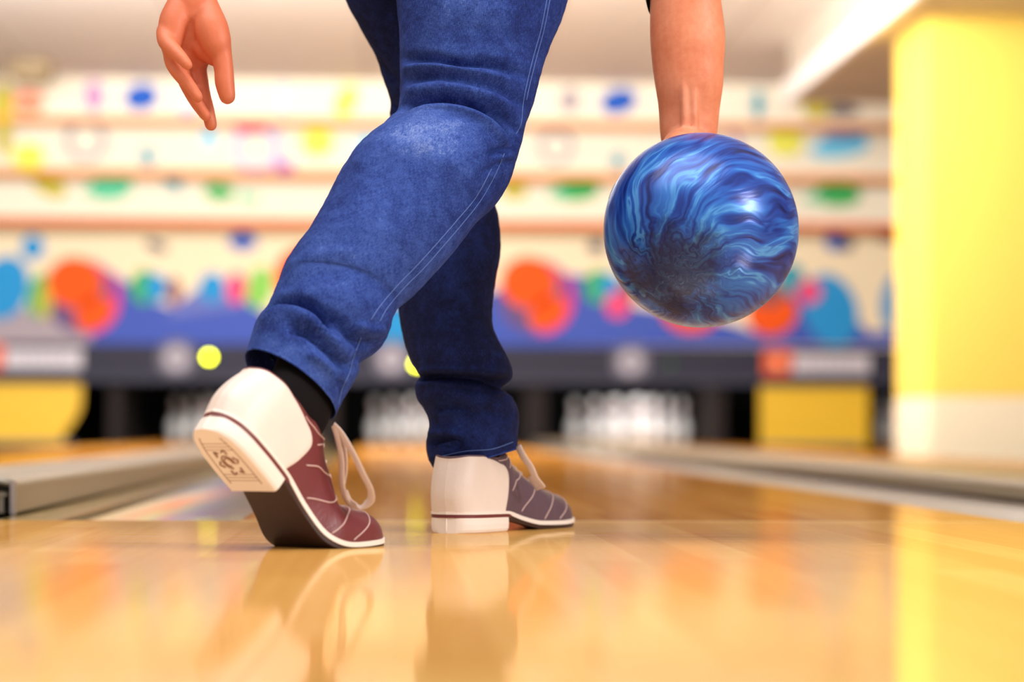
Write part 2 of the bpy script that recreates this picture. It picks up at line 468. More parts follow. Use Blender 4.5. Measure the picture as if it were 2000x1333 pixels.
for key, xc in (('left', c_left), ('middle', c_mid), ('right', c_right), ('far', c_far)):
    for r in range(4):
        for k in range(r + 1):
            p = pin0 if first[0] else pin0.copy()
            if not first[0]: COL.objects.link(p)
            first[0] = False
            p.location = (xc + (k - r / 2) * SP, 20.72 + r * ROWH, 0.0)
            tag(p, 'white pin, %s, %s' % (posn[(r, k)], where[key]), 'bowling pin', 'bowling pins standing on the four lanes')

# masking unit: dark rail with lane discs and signs
RAILM = mat('rail_grey', srgb(50, 50, 66), .6, .2)
xl, xr = -4.2, 6.4
mr = empty('mask_rail', ((xl + xr) / 2, MASKY, .4)); tag(mr, 'long dark grey rail above the pin decks with round lane discs', 'rail')
zb = PY(1000, 745, MASKY).z; zt = PY(1000, 676, MASKY).z
o = MB(); o.box(xl, xr, MASKY, MASKY + .02, zb + .04, zt, .004); o.build('face_panel', RAILM, mr)
o = MB(); o.box(xl, xr, MASKY - .03, MASKY + .02, zb - .02, zb + .04, .01); o.build('lower_lip', mat('lip_grey', srgb(66, 66, 82), .6, .2), mr)
def disc(px, py, rpx, Y, m, name, parent, th=.012, ry=None, rot=0, n=40, inner=0):
    c = PY(px, py, Y); s = (PY(px + 1, py, Y) - PY(px, py, Y)).length
    rx = rpx * s; rz = (ry if ry else rpx) * s
    poly = []
    for k in range(n):
        A = 2 * pi * k / n; x = rx * math.cos(A); z = rz * math.sin(A)
        poly.append((c.x + x * math.cos(rot) - z * math.sin(rot), c.z + x * math.sin(rot) + z * math.cos(rot)))
    o = MB()
    if not inner: o.prism(poly, Y - th, Y)
    else:
        q = [(c.x + (x - c.x) * inner, c.z + (z - c.z) * inner) for x, z in poly]
        V = [(x, Y - th, z) for x, z in poly] + [(x, Y - th, z) for x, z in q] + [(x, Y, z) for x, z in poly] + [(x, Y, z) for x, z in q]
        Fc = []
        for i in range(n):
            j = (i + 1) % n
            Fc += [(i, j, n + j, n + i), (2 * n + i, i, n + i, 3 * n + i)][:1] + [(i, 2 * n + i, 2 * n + j, j), (n + i, n + j, 3 * n + j, 3 * n + i), (2 * n + i, 3 * n + i, 3 * n + j, 2 * n + j)]
        o.add(V, Fc)
    return o.build(name, m, parent)
G1 = mat('disc_grey', srgb(110, 108, 122), .6, .2); G2 = mat('disc_light', srgb(176, 172, 184), .6, .2)
for px, py in ((345, 700), (765, 702), (1232, 708)):
    d = disc(px, py, 38, MASKY - .001, G1, 'lane_disc', mr, .012)
    d2 = disc(px, py, 24, MASKY - .012, G2, 'disc_centre', d, .006)
    disc(px, py, 5, MASKY - .0175, BLACK, 'disc_dot', d, .004)
def poly_px(pts, Y, m, name, parent, th=.01):
    q = [PY(x, y, Y) for x, y in pts]; o = MB(); o.prism([(v.x, v.z) for v in q], Y - th, Y); return o.build(name, m, parent)
ORG = mat('print_orange', srgb(240, 92, 30), .4); WHT = mat('sign_white', srgb(214, 208, 216), .4)
for a in ((1490, 682), (-48, 672)):
    x, y = a
    sg = empty('lane_sign', PY(x + 105, y + 27, MASKY - .012)); tag(sg, 'orange and white sign strip on the dark rail ' + ('beside the pillar' if x > 500 else 'at far left'), 'sign', 'sign strips on the dark rail')
    poly_px([(x, y + 2), (x + 58, y + 2), (x + 52, y + 52), (x, y + 52)], MASKY - .002, ORG, 'orange_emblem', sg, .014)
    poly_px([(x + 60, y + 10), (x + 208, y + 12), (x + 208, y + 48), (x + 56, y + 48)], MASKY - .002, WHT, 'white_lettering', sg, .014)
    disc(x + 28, y + 27, 10, MASKY - .016, mat('sign_cream', srgb(250, 190, 150), .4), 'emblem_dot', sg, .004)
    for k in range(6):
        poly_px([(x + 84 + 18 * k, y + 18), (x + 88 + 18 * k, y + 18), (x + 88 + 18 * k, y + 40), (x + 84 + 18 * k, y + 40)], MASKY - .016, mat('sign_grey', srgb(150, 140, 150), .4), 'letter_stroke', sg, .002)
def lamp(px, py, rpx, col, e, label):
    c = PY(px, py, MASKY - .02); s = .0041 * rpx
    r = empty('indicator_lamp', (c.x, MASKY - .001, c.z)); tag(r, label, 'lamp', 'round indicator lamps on the dark rail')
    for nm, m, pr in (('lens', mat('lens_%s' % label[:6].strip(), col, .4, emit=e), [(s, 0), (s * .95, .008), (s * .6, .014), (s * .1, .016)]), ('bezel', DARK, [(s * 1.25, 0), (s * 1.25, .005), (s * 1.02, .006)])):
        o = MB(); o.lathe(pr, n=24)
        for i, v in enumerate(o.V): o.V[i] = Vector((c.x + v.x, MASKY - .001 - v.z, c.z + v.y))
        o.build(nm, m, r, True)
lamp(408, 698, 6, (.86, .9, .01, 1), 22, 'yellow lit lamp on the dark rail above the raised heel')
lamp(814, 712, 6, (.86, .9, .01, 1), 22, 'yellow lit lamp on the dark rail just left of the front leg')
lamp(1310, 712, 7, srgb(30, 90, 50), .35, 'green dim lamp on the dark rail below the ball')

# printed mask boards
MCOL = mat('mask_cream', srgb(244, 228, 194), .7, .15)
BCOL = mat('baffle_cream', srgb(240, 232, 212), .7, .15)
pal = {
 'orange': srgb(244, 92, 28), 'magenta': srgb(226, 60, 140), 'violet': srgb(110, 86, 130), 'blue': srgb(72, 94, 184), 'sky': srgb(46, 150, 214), 'royal': srgb(40, 92, 190),
 'green': srgb(70, 176, 96), 'mint': srgb(100, 204, 160), 'teal': srgb(70, 160, 180), 'yellow': srgb(232, 232, 96), 'olive': srgb(196, 184, 70), 'pink': srgb(236, 84, 130), 'brown': srgb(150, 90, 90),
 'lavender': srgb(186, 178, 224), 'grey': srgb(172, 160, 168), 'cyan': srgb(110, 200, 236), 'salmon': srgb(244, 150, 120), 'mauve': srgb(196, 150, 190), 'purple': srgb(150, 80, 180), 'steel': srgb(120, 124, 160), 'lime': srgb(140, 206, 96), 'dkgrey': srgb(96, 90, 100), 'redorange': srgb(236, 112, 30), 'lilac': srgb(110, 120, 190)}
def pm_(c): return mat('print_' + c + '_ink', pal[c], .7, .15)
def board(name, Y, pt, pb, m, label, cat, trim, trimh):
    r = empty(name, ((xl + xr) / 2, Y, PY(1000, pb, Y).z)); tag(r, label, cat)
    zt_, zb_ = PY(1000, pt, Y).z, PY(1000, pb, Y).z
    o = MB(); o.box(xl, xr, Y, Y + .06, zb_, zt_, .004); o.build('board', m, r)
    o = MB(); o.box(xl, xr, Y - .012, Y + .07, zb_ - trimh, zb_, .003); o.build('edge_trim', mat('trim_' + trim, pal[trim] if trim in pal else srgb(240, 150, 60), .6, .2), r)
    return r
mk = board('mask_board', MASKY + .06, 440, 676, MCOL, 'cream lane masking board printed with orange balls and blue waves', 'masking board', 'violet', .004)
b1 = board('ceiling_baffle', 19.9, 346, 432, BCOL, 'lowest cream hanging baffle with green blots above the masking board', 'baffle', 'redorange', .05)
b2 = board('ceiling_baffle', 19.5, 243, 337, BCOL, 'middle cream hanging baffle with yellow and ring prints', 'baffle', 'peach', .045)
b3 = board('ceiling_baffle', 19.1, 150, 236, BCOL, 'topmost cream hanging baffle under the ceiling with blue prints', 'baffle', 'peach', .035)
b1['group'] = b2['group'] = b3['group'] = 'printed baffles below the ceiling'
lay = [0]
def E(parent, Y, px, py, rx, ry, c, rot=0, inner=0, nm='printed_blot'):
    lay[0] = (lay[0] + 1) % 8
    return disc(px, py, rx, Y - .0015 * lay[0], pm_(c), nm, parent, .003, ry, R_(rot), 32, inner)
Ym = MASKY + .059
def band(pts, c, nm, k=0):
    return poly_px(pts, Ym - .0005 * k, pm_(c), nm, mk, .002)
band([(-200, 600), (30, 606), (80, 590), (190, 600), (190, 676), (-200, 676)], 'grey', 'printed_shadow', 0)
band([(176, 670), (182, 520), (215, 530), (262, 560), (300, 590), (345, 604), (400, 566), (470, 580), (560, 640), (560, 676), (176, 676)], 'blue', 'printed_wave', 3)
band([(330, 604), (400, 556), (470, 575), (470, 600), (330, 620)], 'lilac', 'printed_wave', 6)
band([(560, 640), (700, 590), (860, 600), (990, 560), (1070, 530), (1180, 545), (1240, 600), (1380, 620), (1480, 650), (1480, 676), (560, 676)], 'blue', 'printed_wave', 3)
band([(1480, 600), (1560, 570), (1640, 600), (1700, 650), (1800, 640), (1990, 560), (1990, 676), (1480, 676)], 'blue', 'printed_wave', 3)
def art(px0, full=True):
    e = lambda *a, **k: E(mk, Ym - .006, *a, **k)
    e(px0 + 18, 580, 66, 74, 'magenta', 20, nm='printed_ball_rim')
    e(px0 + 5, 578, 66, 72, 'violet', 0, nm='printed_ball_shade')
    disc(px0 - 4, 552, 54, Ym - .022, pm_('orange'), 'printed_ball', mk, .003, 50, R_(-10))
    disc(px0 + 34, 612, 40, Ym - .022, pm_('orange'), 'printed_ball', mk, .003, 30, R_(35))
    if full:
        e(px0 + 132, 560, 26, 34, 'green', 0); e(px0 + 155, 562, 22, 28, 'sky'); e(px0 + 190, 570, 14, 28, 'brown')
art(150); art(1036); 
e = lambda *a, **k: E(mk, Ym - .006, *a, **k)
e(8, 562, 48, 64, 'sky', -15); e(64, 484, 23, 24, 'sky'); e(80, 576, 24, 44, 'green', -10); e(88, 590, 14, 34, 'olive')
e(415, 562, 26, 30, 'sky'); e(462, 563, 22, 30, 'pink'); e(507, 562, 26, 42, 'lime', -12); e(600, 540, 64, 60, 'orange')
e(306, 481, 24, 10, 'dkgrey', -20); e(474, 472, 28, 17, 'royal', 0); e(770, 640, 34, 40, 'sky'); e(1206, 596, 24, 26, 'pink')
e(1165, 482, 18, 13, 'dkgrey'); e(1508, 612, 50, 44, 'orange', 20); e(1500, 575, 36, 24, 'brown'); e(1545, 545, 26, 30, 'teal'); 
e(1622, 606, 52, 72, 'sky', 18); e(1580, 570, 24, 24, 'pink'); e(1632, 472, 22, 18, 'royal', -15); e(1655, 478, 12, 14, 'dkgrey'); e(1740, 462, 24, 14, 'brown')
e(1756, 590, 34, 60, 'sky', -8)
e(1350, 600, 60, 50, 'orange')
a = lambda *x, **k: E(b1, 19.897, *x, **k)
a(216, 366, 44, 26, 'mint', 8); a(188, 374, 26, 10, 'mint'); a(336, 354, 26, 14, 'teal', -50); a(428, 376, 30, 17, 'green', -8); a(486, 388, 22, 9, 'mint', -8)
a(96, 362, 38, 20, 'olive', -28); a(1126, 372, 46, 22, 'green', 6); a(1092, 380, 22, 9, 'mint'); a(1004, 372, 26, 18, 'olive'); a(1636, 380, 46, 24, 'green', 0); a(1590, 388, 22, 8, 'mint'); a(800, 372, 40, 20, 'mint')
a = lambda *x, **k: E(b2, 19.497, *x, **k)
a(56, 306, 32, 26, 'yellow'); a(168, 274, 42, 42, 'grey', 0, .68, nm='printed_ring'); a(288, 306, 14, 20, 'teal', 20); a(408, 272, 16, 18, 'cyan'); a(620, 276, 32, 30, 'yellow')
a(500, 290, 48, 46, 'lavender', 0, .7, nm='printed_ring'); a(490, 250, 34, 12, 'magenta'); a(1086, 286, 36, 36, 'grey', 0, .66, nm='printed_ring'); a(1206, 314, 14, 16, 'teal'); a(1534, 276, 34, 30, 'yellow')
a(1640, 288, 60, 20, 'cyan', 8); a(1650, 266, 46, 8, 'lilac', 4); a(1408, 282, 38, 40, 'mauve', 0, .7, nm='printed_ring'); a(720, 290, 26, 26, 'cyan'); a(8, 270, 14, 40, 'olive'); a(556, 326, 18, 12, 'purple'); a(540, 290, 8, 40, 'lavender')
a = lambda *x, **k: E(b3, 19.097, *x, **k)
a(56, 200, 32, 24, 'salmon'); a(184, 188, 22, 30, 'mauve'); a(276, 190, 34, 26, 'royal', 10); a(552, 192, 10, 28, 'lavender'); a(676, 198, 20, 34, 'yellow', -25); a(1208, 198, 36, 24, 'royal', 14)
a(1112, 196, 20, 24, 'grey'); a(1480, 204, 12, 28, 'teal'); a(1594, 212, 26, 20, 'olive'); a(6, 210, 22, 50, 'olive'); a(366, 214, 14, 14, 'lavender'); a(812, 196, 20, 24, 'salmon'); a(1640, 216, 40, 12, 'dkgrey')

cf = PY(60, 160, 18.2)
o = MB(); o.box(cf.x - .14, cf.x + .14, 18.1, 18.4, cf.z, cf.z + .30, .03); cfo = o.build('ceiling_fixture', mat('fixture_tan', srgb(150, 128, 92), .6))
tag(cfo, 'tan box fixture hanging from the ceiling at upper left', 'fixture')
# ceiling, side soffit, pillar, walls
CZ = PY(1000, 160, 19.05).z
CEIL = mat('ceiling_white', srgb(238, 234, 232), .6, .3)
o = MB(); o.box(-6, 7, 4.5, 20.3, CZ, CZ + .06); tag(o.build('ceiling', CEIL), kind='structure')
SX = 2.66; SZ = 2.315
SOF = mat('soffit_beige', srgb(206, 194, 178), .6, .3)
o = MB(); o.box(SX, 7, 9.0, 17.0, SZ, CZ - .001); tag(o.build('trim_4', SOF), kind='structure')
o = MB(); o.box(SX - .05, SX, 9.0, 17.0, SZ - .02, SZ + .13, .004); tag(o.build('trim_5', mat('white_edge', srgb(246, 242, 238), .5)), kind='structure')
for k in range(9):
    x = -5 + k * 1.2
    if x > SX - .2: break
    o = MB(); o.box(x, x + .02, 6, 19, CZ - .006, CZ - .0002); tag(o.build('trim_%d' % (6 + k), mat('ceiling_seam', srgb(206, 200, 196), .6)), kind='structure')
PX = pxX(1813, 13.3)
pil = empty('pillar', (PX + .5, 13.7, 0)); tag(pil, 'tall square yellow pillar with a cream base at the right edge', 'pillar')
o = MB(); o.box(PX, PX + 1.1, 13.25, 14.15, .30, SZ + .001, .01); o.build('shaft', mat('pillar_yellow', srgb(250, 214, 96), .5, .4, noisy=.02), pil)
o = MB(); o.box(PX - .006, PX + 1.106, 13.244, 14.156, -.075, .30, .01); o.build('base', mat('pillar_cream', srgb(244, 228, 196), .5, .4), pil)
o = MB(); o.box(c_far + LW / 2 + .3, 7, 6, 20, -.06, -.002); tag(o.build('trim_1', mat('side_floor', srgb(150, 140, 150), .35)), kind='structure')
WL = mat('wall_paint', srgb(214, 204, 190), .6)
o = MB(); o.box(-6.1, -6, -3.5, 24, -.1, 3); tag(o.build('wall_left', WL), kind='structure')
o = MB(); o.box(7, 7.1, -3.5, 24, -.1, 3); tag(o.build('wall_right', WL), kind='structure')
# ================================================================== PERSON
ppos = P(900, 1040, 3.05); ppos.z = 0
person = empty('person', ppos)
tag(person, 'person bowling, in blue jeans and two-tone shoes, arm swinging a blue ball', 'person')
def pchild(o, par=None):
    o.parent = par or person
    o.matrix_parent_inverse = Matrix.Translation(-ppos) if (par is None or par is person) else Matrix.Identity(4)
    return o
toW = Matrix(((r0.x, f0.x, 0), (r0.y, f0.y, 0), (0, 0, 1)))      # camera-levelled frame (right, depth, up) -> world
def dirW(x, d, z): return toW @ Vector((x, d, z))
BALLC = P(1369, 450, 2.85); BR = .1088

# ---- body: overlapping tapered limbs fused into one skin surface
def limb(mb, pts, n=20, per=6, flat=1.0, ref=None):
    """pts: (Vector, radius); round ends"""
    q = spline([(p.x, p.y, p.z, r) for p, r in pts], per)
    C = [Vector(v[:3]) for v in q]; Rr = [max(.001, v[3]) for v in q]
    def endcap(i, j):
        t = (C[i] - C[j]).normalized(); out = []
        for k in (.5, .85, .985):
            out.append((C[i] + t * (Rr[i] * k), Rr[i] * math.sqrt(1 - k * k)))
        return out
    a = endcap(0, 1)[::-1]; b = endcap(-1, -2)
    C2 = [x[0] for x in a] + C + [x[0] for x in b]; R2 = [x[1] for x in a] + Rr + [x[1] for x in b]
    mb.tube(C2, R2, n, flat, True, ref)
def ell(mb, c, rx, ry, rz, axes=None):
    V = []; Fc = []; n, m = 24, 14
    for i in range(m + 1):
        th = pi * i / m
        for j in range(n):
            A = 2 * pi * j / n
            v = Vector((rx * math.sin(th) * math.cos(A), ry * math.sin(th) * math.sin(A), rz * math.cos(th)))
            if axes: v = axes[0] * v.x + axes[1] * v.y + axes[2] * v.z
            V.append(Vector(c) + v)
    for i in range(m):
        for j in range(n):
            j2 = (j + 1) % n; Fc.append((i * n + j, i * n + j2, (i + 1) * n + j2, (i + 1) * n + j))
    bm = bmesh.new(); me = mesh('t', V, Fc); bm.from_mesh(me); bmesh.ops.remove_doubles(bm, verts=bm.verts, dist=1e-7)
    bm.verts.index_update(); mb.add([v.co.copy() for v in bm.verts], [tuple(v.index for v in f.verts) for f in bm.faces]); bm.free(); bpy.data.meshes.remove(me)
def L_(px, py, D, rpx):           # joint from the picture with a radius in pixels
    return (P(px, py, D), rpx * D / F_PX)

def remesh(mb, voxel, smooth_it, name, m, parent):
    me = clean(mesh(name, mb.V, mb.F)); o = bpy.data.objects.new(name, me); COL.objects.link(o)
    r = o.modifiers.new('r', 'REMESH'); r.mode = 'VOXEL'; r.voxel_size = voxel; r.use_smooth_shade = True
    s = o.modifiers.new('s', 'SMOOTH'); s.factor = .5; s.iterations = smooth_it
    bpy.context.view_layer.update()
    dg = bpy.context.evaluated_depsgraph_get()
    me2 = bpy.data.meshes.new_from_object(o.evaluated_get(dg)); bpy.data.objects.remove(o); bpy.data.meshes.remove(me)
    me2.materials.clear()
    return link(name, me2, m, None)

# joints that are out of the picture
hipL, hipR = P(800, -330, 3.08), P(985, -330, 3.02)
pelv = (hipL + hipR) / 2
shL, shR = P(770, -930, 3.42), P(1150, -820, 3.22)
neck = (shL + shR) / 2 + dirW(0, .03, .05)
headc = neck + dirW(.0, .10, .16)
elR = P(1336, -240, 2.98); elL = P(420, -420, 3.02)

bm_ = MB()
# torso and head
spine = [(pelv + dirW(0, .02, -.02), .135), (pelv + dirW(0, .08, .14), .125), ((pelv + neck) / 2 + dirW(0, .02, .0), .13), (neck + dirW(0, -.06, -.12), .135), (neck + dirW(0, -.01, -.02), .07), (neck + dirW(0, .05, .07), .06)]
limb(bm_, spine, 28)
limb(bm_, [(shL, .06), ((shL + shR) / 2 + dirW(0, -.02, 0), .09), (shR, .06)], 20)
ell(bm_, headc, .078, .098, .118)
ell(bm_, headc + dirW(0, .03, -.06), .055, .07, .06)
ell(bm_, headc + dirW(0, .105, -.025), .014, .02, .028)          # nose
for s in (-1, 1):
    ell(bm_, headc + dirW(s * .08, .0, -.02), .01, .02, .032)    # ears
ell(bm_, headc + dirW(0, .094, -.066), .026, .012, .009)         # lips
# legs
kneeR, kneeL = P(900, 215, 2.905), P(868, 330, 3.15)
ankR = P(588, 772, 2.675); ankL = P(925, 890, 3.11)
limb(bm_, [(hipR, .085), (P(935, 0, 2.96), .062), (kneeR, .045), (P(800, 380, 2.83), .04), (P(735, 478, 2.79), .040), (P(650, 620, 2.73), .034), (ankR, .026)])
limb(bm_, [(hipL, .08), (P(782, -60, 3.14), .046), (P(845, 180, 3.16), .040), (kneeL, .042), (P(876, 500, 3.14), .044), (P(895, 700, 3.11), .034), (ankL, .025)])
footR = (P(470, 835, 2.62), P(660, 1035, 2.70)); footL = (P(890, 985, 3.08), P(1040, 1005, 3.2))
limb(bm_, [(ankR, .026), (footR[0] * .6 + footR[1] * .4, .028), (footR[1], .016)])
limb(bm_, [(ankR, .026), (P(520, 830, 2.62), .020)])
limb(bm_, [(ankL, .025), ((footL[0] + footL[1]) / 2, .026), (footL[1], .016)])
limb(bm_, [(ankL, .025), (footL[0] + dirW(.01, .01, 0), .024)])
# right arm: slightly flattened forearm reaching down behind the ball
wr = P(1344, 262, 2.985)
limb(bm_, [(shR, .058), ((shR + elR) / 2, .05), (elR, .043)])
limb(bm_, [(elR, .041), L_(1337, -90, 2.985, 66), L_(1339, 0, 2.98, 70), L_(1343, 70, 2.98, 74), L_(1344, 120, 2.98, 71), L_(1346, 165, 2.98, 67), L_(1346, 210, 2.985, 60.5), L_(1345, 262, 2.985, 56), L_(1346, 300, 2.985, 50)], 28, 8, .82, dirW(1, 0, 0))
for a, b, r_ in (((1352, 120), (1357, 262), 9), ((1336, 150), (1338, 270), 10)):    # wrist tendons
    pa = P(a[0], a[1], 2.9475); pb = P(b[0], b[1], 2.9545)
    limb(bm_, [(pa + dirW(0, .004, 0), .004), ((pa + pb) / 2 + dirW(0, .001, 0), .005), (pb, .005)], 10)
# right hand closed round the far side of the ball
def onball(az, el, h):            # az: 0 = straight away from the camera, + right ; el: up
    d = dirW(math.sin(az) * math.cos(el), math.cos(az) * math.cos(el), math.sin(el)); return BALLC + d * (BR + h)
palm_u = onball(R_(-12), R_(48), .017)
limb(bm_, [(P(1346, 285, 2.985), .029), (palm_u, .026)], 20)
for k, az in enumerate((-32, -20, -8, 4)):
    limb(bm_, [(palm_u + dirW(-.02 + .013 * k, 0, 0), .014), (onball(R_(az), R_(22), .013), .0145), (onball(R_(az), R_(2), .012), .0125)], 14)
for az, l in zip((-34, -20, -6, 7), (-42, -52, -50, -40)):
    z = R_(az)
    limb(bm_, [(onball(z * .95, R_(2), .0115), .0105), (onball(z, R_(l * .45), .010), .0095), (onball(z, R_(l * .8), .0085), .0088), (onball(z, R_(l), .003), .0078)], 12)
limb(bm_, [(palm_u + dirW(-.01, 0, -.01), .016), (onball(R_(-34), R_(36), .011), .0125), (onball(R_(-46), R_(30), .009), .0105), (onball(R_(-54), R_(27), .002), .0085), (onball(R_(-58), R_(26), -.006), .008)], 14)
# left arm
wl = L_(377, -20, 2.87, 48)
limb(bm_, [(shL, .056), ((shL + elL) / 2, .05), (elL, .041)])
limb(bm_, [(elL, .041), L_(402, -250, 2.95, 66), L_(385, -110, 2.9, 52), wl, L_(377, 18, 2.865, 47)], 24, 8, .72, dirW(1, 0, 0))
# left palm: heel, outer edge, thumb mound
limb(bm_, [L_(352, 8, 2.862, 26), L_(340, 42, 2.855, 30), L_(334, 74, 2.850, 25), L_(334, 100, 2.848, 18)], 18)
limb(bm_, [L_(377, 5, 2.865, 36), L_(375, 50, 2.866, 38), L_(378, 90, 2.868, 34), L_(386, 118, 2.87, 24)], 20, 6, .7, dirW(1, 0, 0))
limb(bm_, [L_(396, 96, 2.858, 20), L_(412, 112, 2.856, 15), L_(424, 118, 2.852, 14)], 14)
limb(bm_, [L_(408, 10, 2.862, 20), L_(412, 50, 2.852, 33), L_(422, 84, 2.848, 31), L_(430, 104, 2.848, 24), L_(434, 120, 2.848, 20)], 20)
# thumb
limb(bm_, [L_(431, 102, 2.848, 22), L_(437, 135, 2.845, 19.5), L_(439, 162, 2.843, 19.5), L_(444, 188, 2.842, 16.5)], 18)
# little, ring, middle, index
limb(bm_, [L_(322, 62, 2.848, 18), L_(325, 82, 2.838, 17), L_(342, 101, 2.828, 15), L_(355, 114, 2.822, 13), L_(366, 127, 2.818, 11)], 14)
limb(bm_, [L_(334, 98, 2.852, 16), L_(336, 122, 2.846, 15), L_(352, 146, 2.838, 15), L_(372, 170, 2.832, 13), L_(386, 190, 2.829, 11.5)], 14)
limb(bm_, [L_(352, 112, 2.862, 17), L_(359, 150, 2.858, 15.5), L_(375, 184, 2.853, 14.5), L_(390, 209, 2.85, 13), L_(402, 227, 2.848, 11)], 14)
limb(bm_, [L_(383, 118, 2.874, 20), L_(389, 148, 2.872, 17), L_(397, 186, 2.868, 15), L_(405, 214, 2.866, 14), L_(412, 244, 2.865, 12.5)], 14)
body = remesh(bm_, .0024, 3, 'body', SKIN, person)
pchild(body)
# nails of the left hand turned away: only the hair and shirt remain
hb = MB(); ell(hb, headc + dirW(0, -.018, .022), .088, .098, .108); 
pchild(remesh(hb, .006, 2, 'hair', mat('hair_brown', srgb(60, 40, 28), .7), person))
sb = MB()
limb(sb, [(p, r + .012) for p, r in spine[:4]], 28)
limb(sb, [(shL, .072), ((shL + shR) / 2 + dirW(0, -.02, 0), .10), (shR, .072)], 20)
limb(sb, [(shR, .072), ((shR + elR) / 2, .064), (elR, .055), (P(1337, -60, 2.982), .049), (P(1338, 0, 2.98), .0468)], 20)
limb(sb, [(shL, .072), ((shL + elL) / 2, .064), (elL * .7 + shL * .3, .055)], 20)
sh_o = remesh(sb, .005, 3, 'shirt', mat('shirt_olive', srgb(86, 78, 58), .85, .2), person)
bm = bmesh.new(); bm.from_mesh(sh_o.data)
pcut = P(1339, -14, 2.98); ncut = dirW(.3, -1.0, -1).normalized()
g = bm.verts[:] + bm.edges[:] + bm.faces[:]
bmesh.ops.bisect_plane(bm, geom=g, plane_co=pcut, plane_no=ncut, clear_outer=True)
bm.to_mesh(sh_o.data); bm.free()
pchild(sh_o)

# ---- jeans
class Leg: pass
def build_leg(rings, dep, ratio, wear_shade_fn, folds, hem_twist=0):
    """rings: (Lx,Ly,Rx,Ry,D, depth ratio) silhouettes turned into solid elliptical sections"""
    data = []
    for (lx, ly, rx, ry, D, q) in rings:
        data.append((lx, ly, rx, ry, D, q))
    S = [data[0]]
    per = 12
    dens = []
    for i in range(len(data) - 1):
        a = [Vector(data[max(i - 1, 0)]), Vector(data[i]), Vector(data[i + 1]), Vector(data[min(i + 2, len(data) - 1)])]
        dd = math.hypot(data[i + 1][0] + data[i + 1][2] - data[i][0] - data[i][2], data[i + 1][1] + data[i + 1][3] - data[i][1] - data[i][3]) / 2
        k = max(2, int(dd / 3.0))
        for j in range(k): dens.append(catmull(a, j / k))
    dens.append(Vector(data[-1]))
    n = 150; m = len(dens)
    cen = []; e1s = []; rad = []
    for d in dens:
        Lp = P(d[0], d[1], d[4]); Rp = P(d[2], d[3], d[4])
        cen.append((Lp + Rp) / 2); e1s.append((Rp - Lp) / 2); rad.append(d[5])
    V = []; UV = []; wear_shade = []; s = 0
    for i in range(m):
        t = (cen[min(i + 4, m - 1)] - cen[max(i - 4, 0)]).normalized()
        if i: s += (cen[i] - cen[i - 1]).length
        e1 = e1s[i]; a = e1.length; e1n = e1 / a
        e2 = e1n.cross(t).normalized()
        if e2.dot(f0) > 0: e2 = -e2              # e2 points to the camera side
        for j in range(n):
            A = 2 * pi * j / n
            nn = (e1n * math.cos(A) + e2 * math.sin(A)).normalized()
            p = cen[i] + e1n * (a * math.cos(A)) + e2 * (a * rad[i] * math.sin(A))
            V.append((p, nn, i, j))
            UV.append((j / n * 2 * pi * .075, s))
    out = []
    fr = [spline([Vector((x, y, 0)) for x, y in f[0]], 10) for f in folds]
    for (p, nn, i, j) in V:
        v = p - CAM; D = v.dot(f0); px = 1000 + F_PX * v.dot(rt) / v.dot(fw); py = 666.5 - F_PX * v.dot(up) / v.dot(fw)
        front = max(0., -nn.dot(f0))
        disp = 0
        for pts, (_, amp, wd) in zip(fr, folds):
            best = 1e9; bt = 0; np_ = len(pts) - 1
            for k in range(np_):
                ax, ay = pts[k].x, pts[k].y; bx, by = pts[k + 1].x - ax, pts[k + 1].y - ay
                if abs(px - ax) > wd * 3 + 40 or abs(py - ay) > wd * 3 + 40: continue
                u = max(0, min(1, ((px - ax) * bx + (py - ay) * by) / (bx * bx + by * by + 1e-9)))
                dd = math.hypot(px - ax - bx * u, py - ay - by * u)
                if dd < best: best = dd; bt = (k + u) / np_
            if best < wd * 3:
                disp += 1.9 * amp * math.exp(-(best / wd) ** 2) * min(1, math.sin(pi * min(1, max(0, bt * .96 + .02))) * 2.2)
        disp *= min(1, front * 2.0)
        q = p * 9
        disp += .0022 * (noise.noise(q * 1.3) + .5 * noise.noise(q * 3.1))
        disp += .0006 * noise.noise(p * 110)
        out.append(p + nn * disp); wear_shade.append(wear_shade_fn(px, py, front, p))
    Fc = [(i * n + j, i * n + (j + 1) % n, (i + 1) * n + (j + 1) % n, (i + 1) * n + j) for i in range(m - 1) for j in range(n)]
    # hem: small roll then a short lining inside
    base = (m - 1) * n; t = (cen[-1] - cen[-5]).normalized(); c = sum((out[base + j] for j in range(n)), Vector()) / n
    prev = base
    for k, (sc, ax) in enumerate(((1.004, .0012), (.992, .0022), (.972, .0012), (.965, -.004), (.955, -.03))):
        st = len(out)
        for j in range(n):
            out.append(c + (out[base + j] - c) * sc + t * ax); UV.append((UV[base + j][0], s + .002 * k)); wear_shade.append(.5 if k < 2 else .1)
        Fc += [(prev + j, prev + (j + 1) % n, st + (j + 1) % n, st + j) for j in range(n)]
        prev = st
    return out, Fc, UV, wear_shade
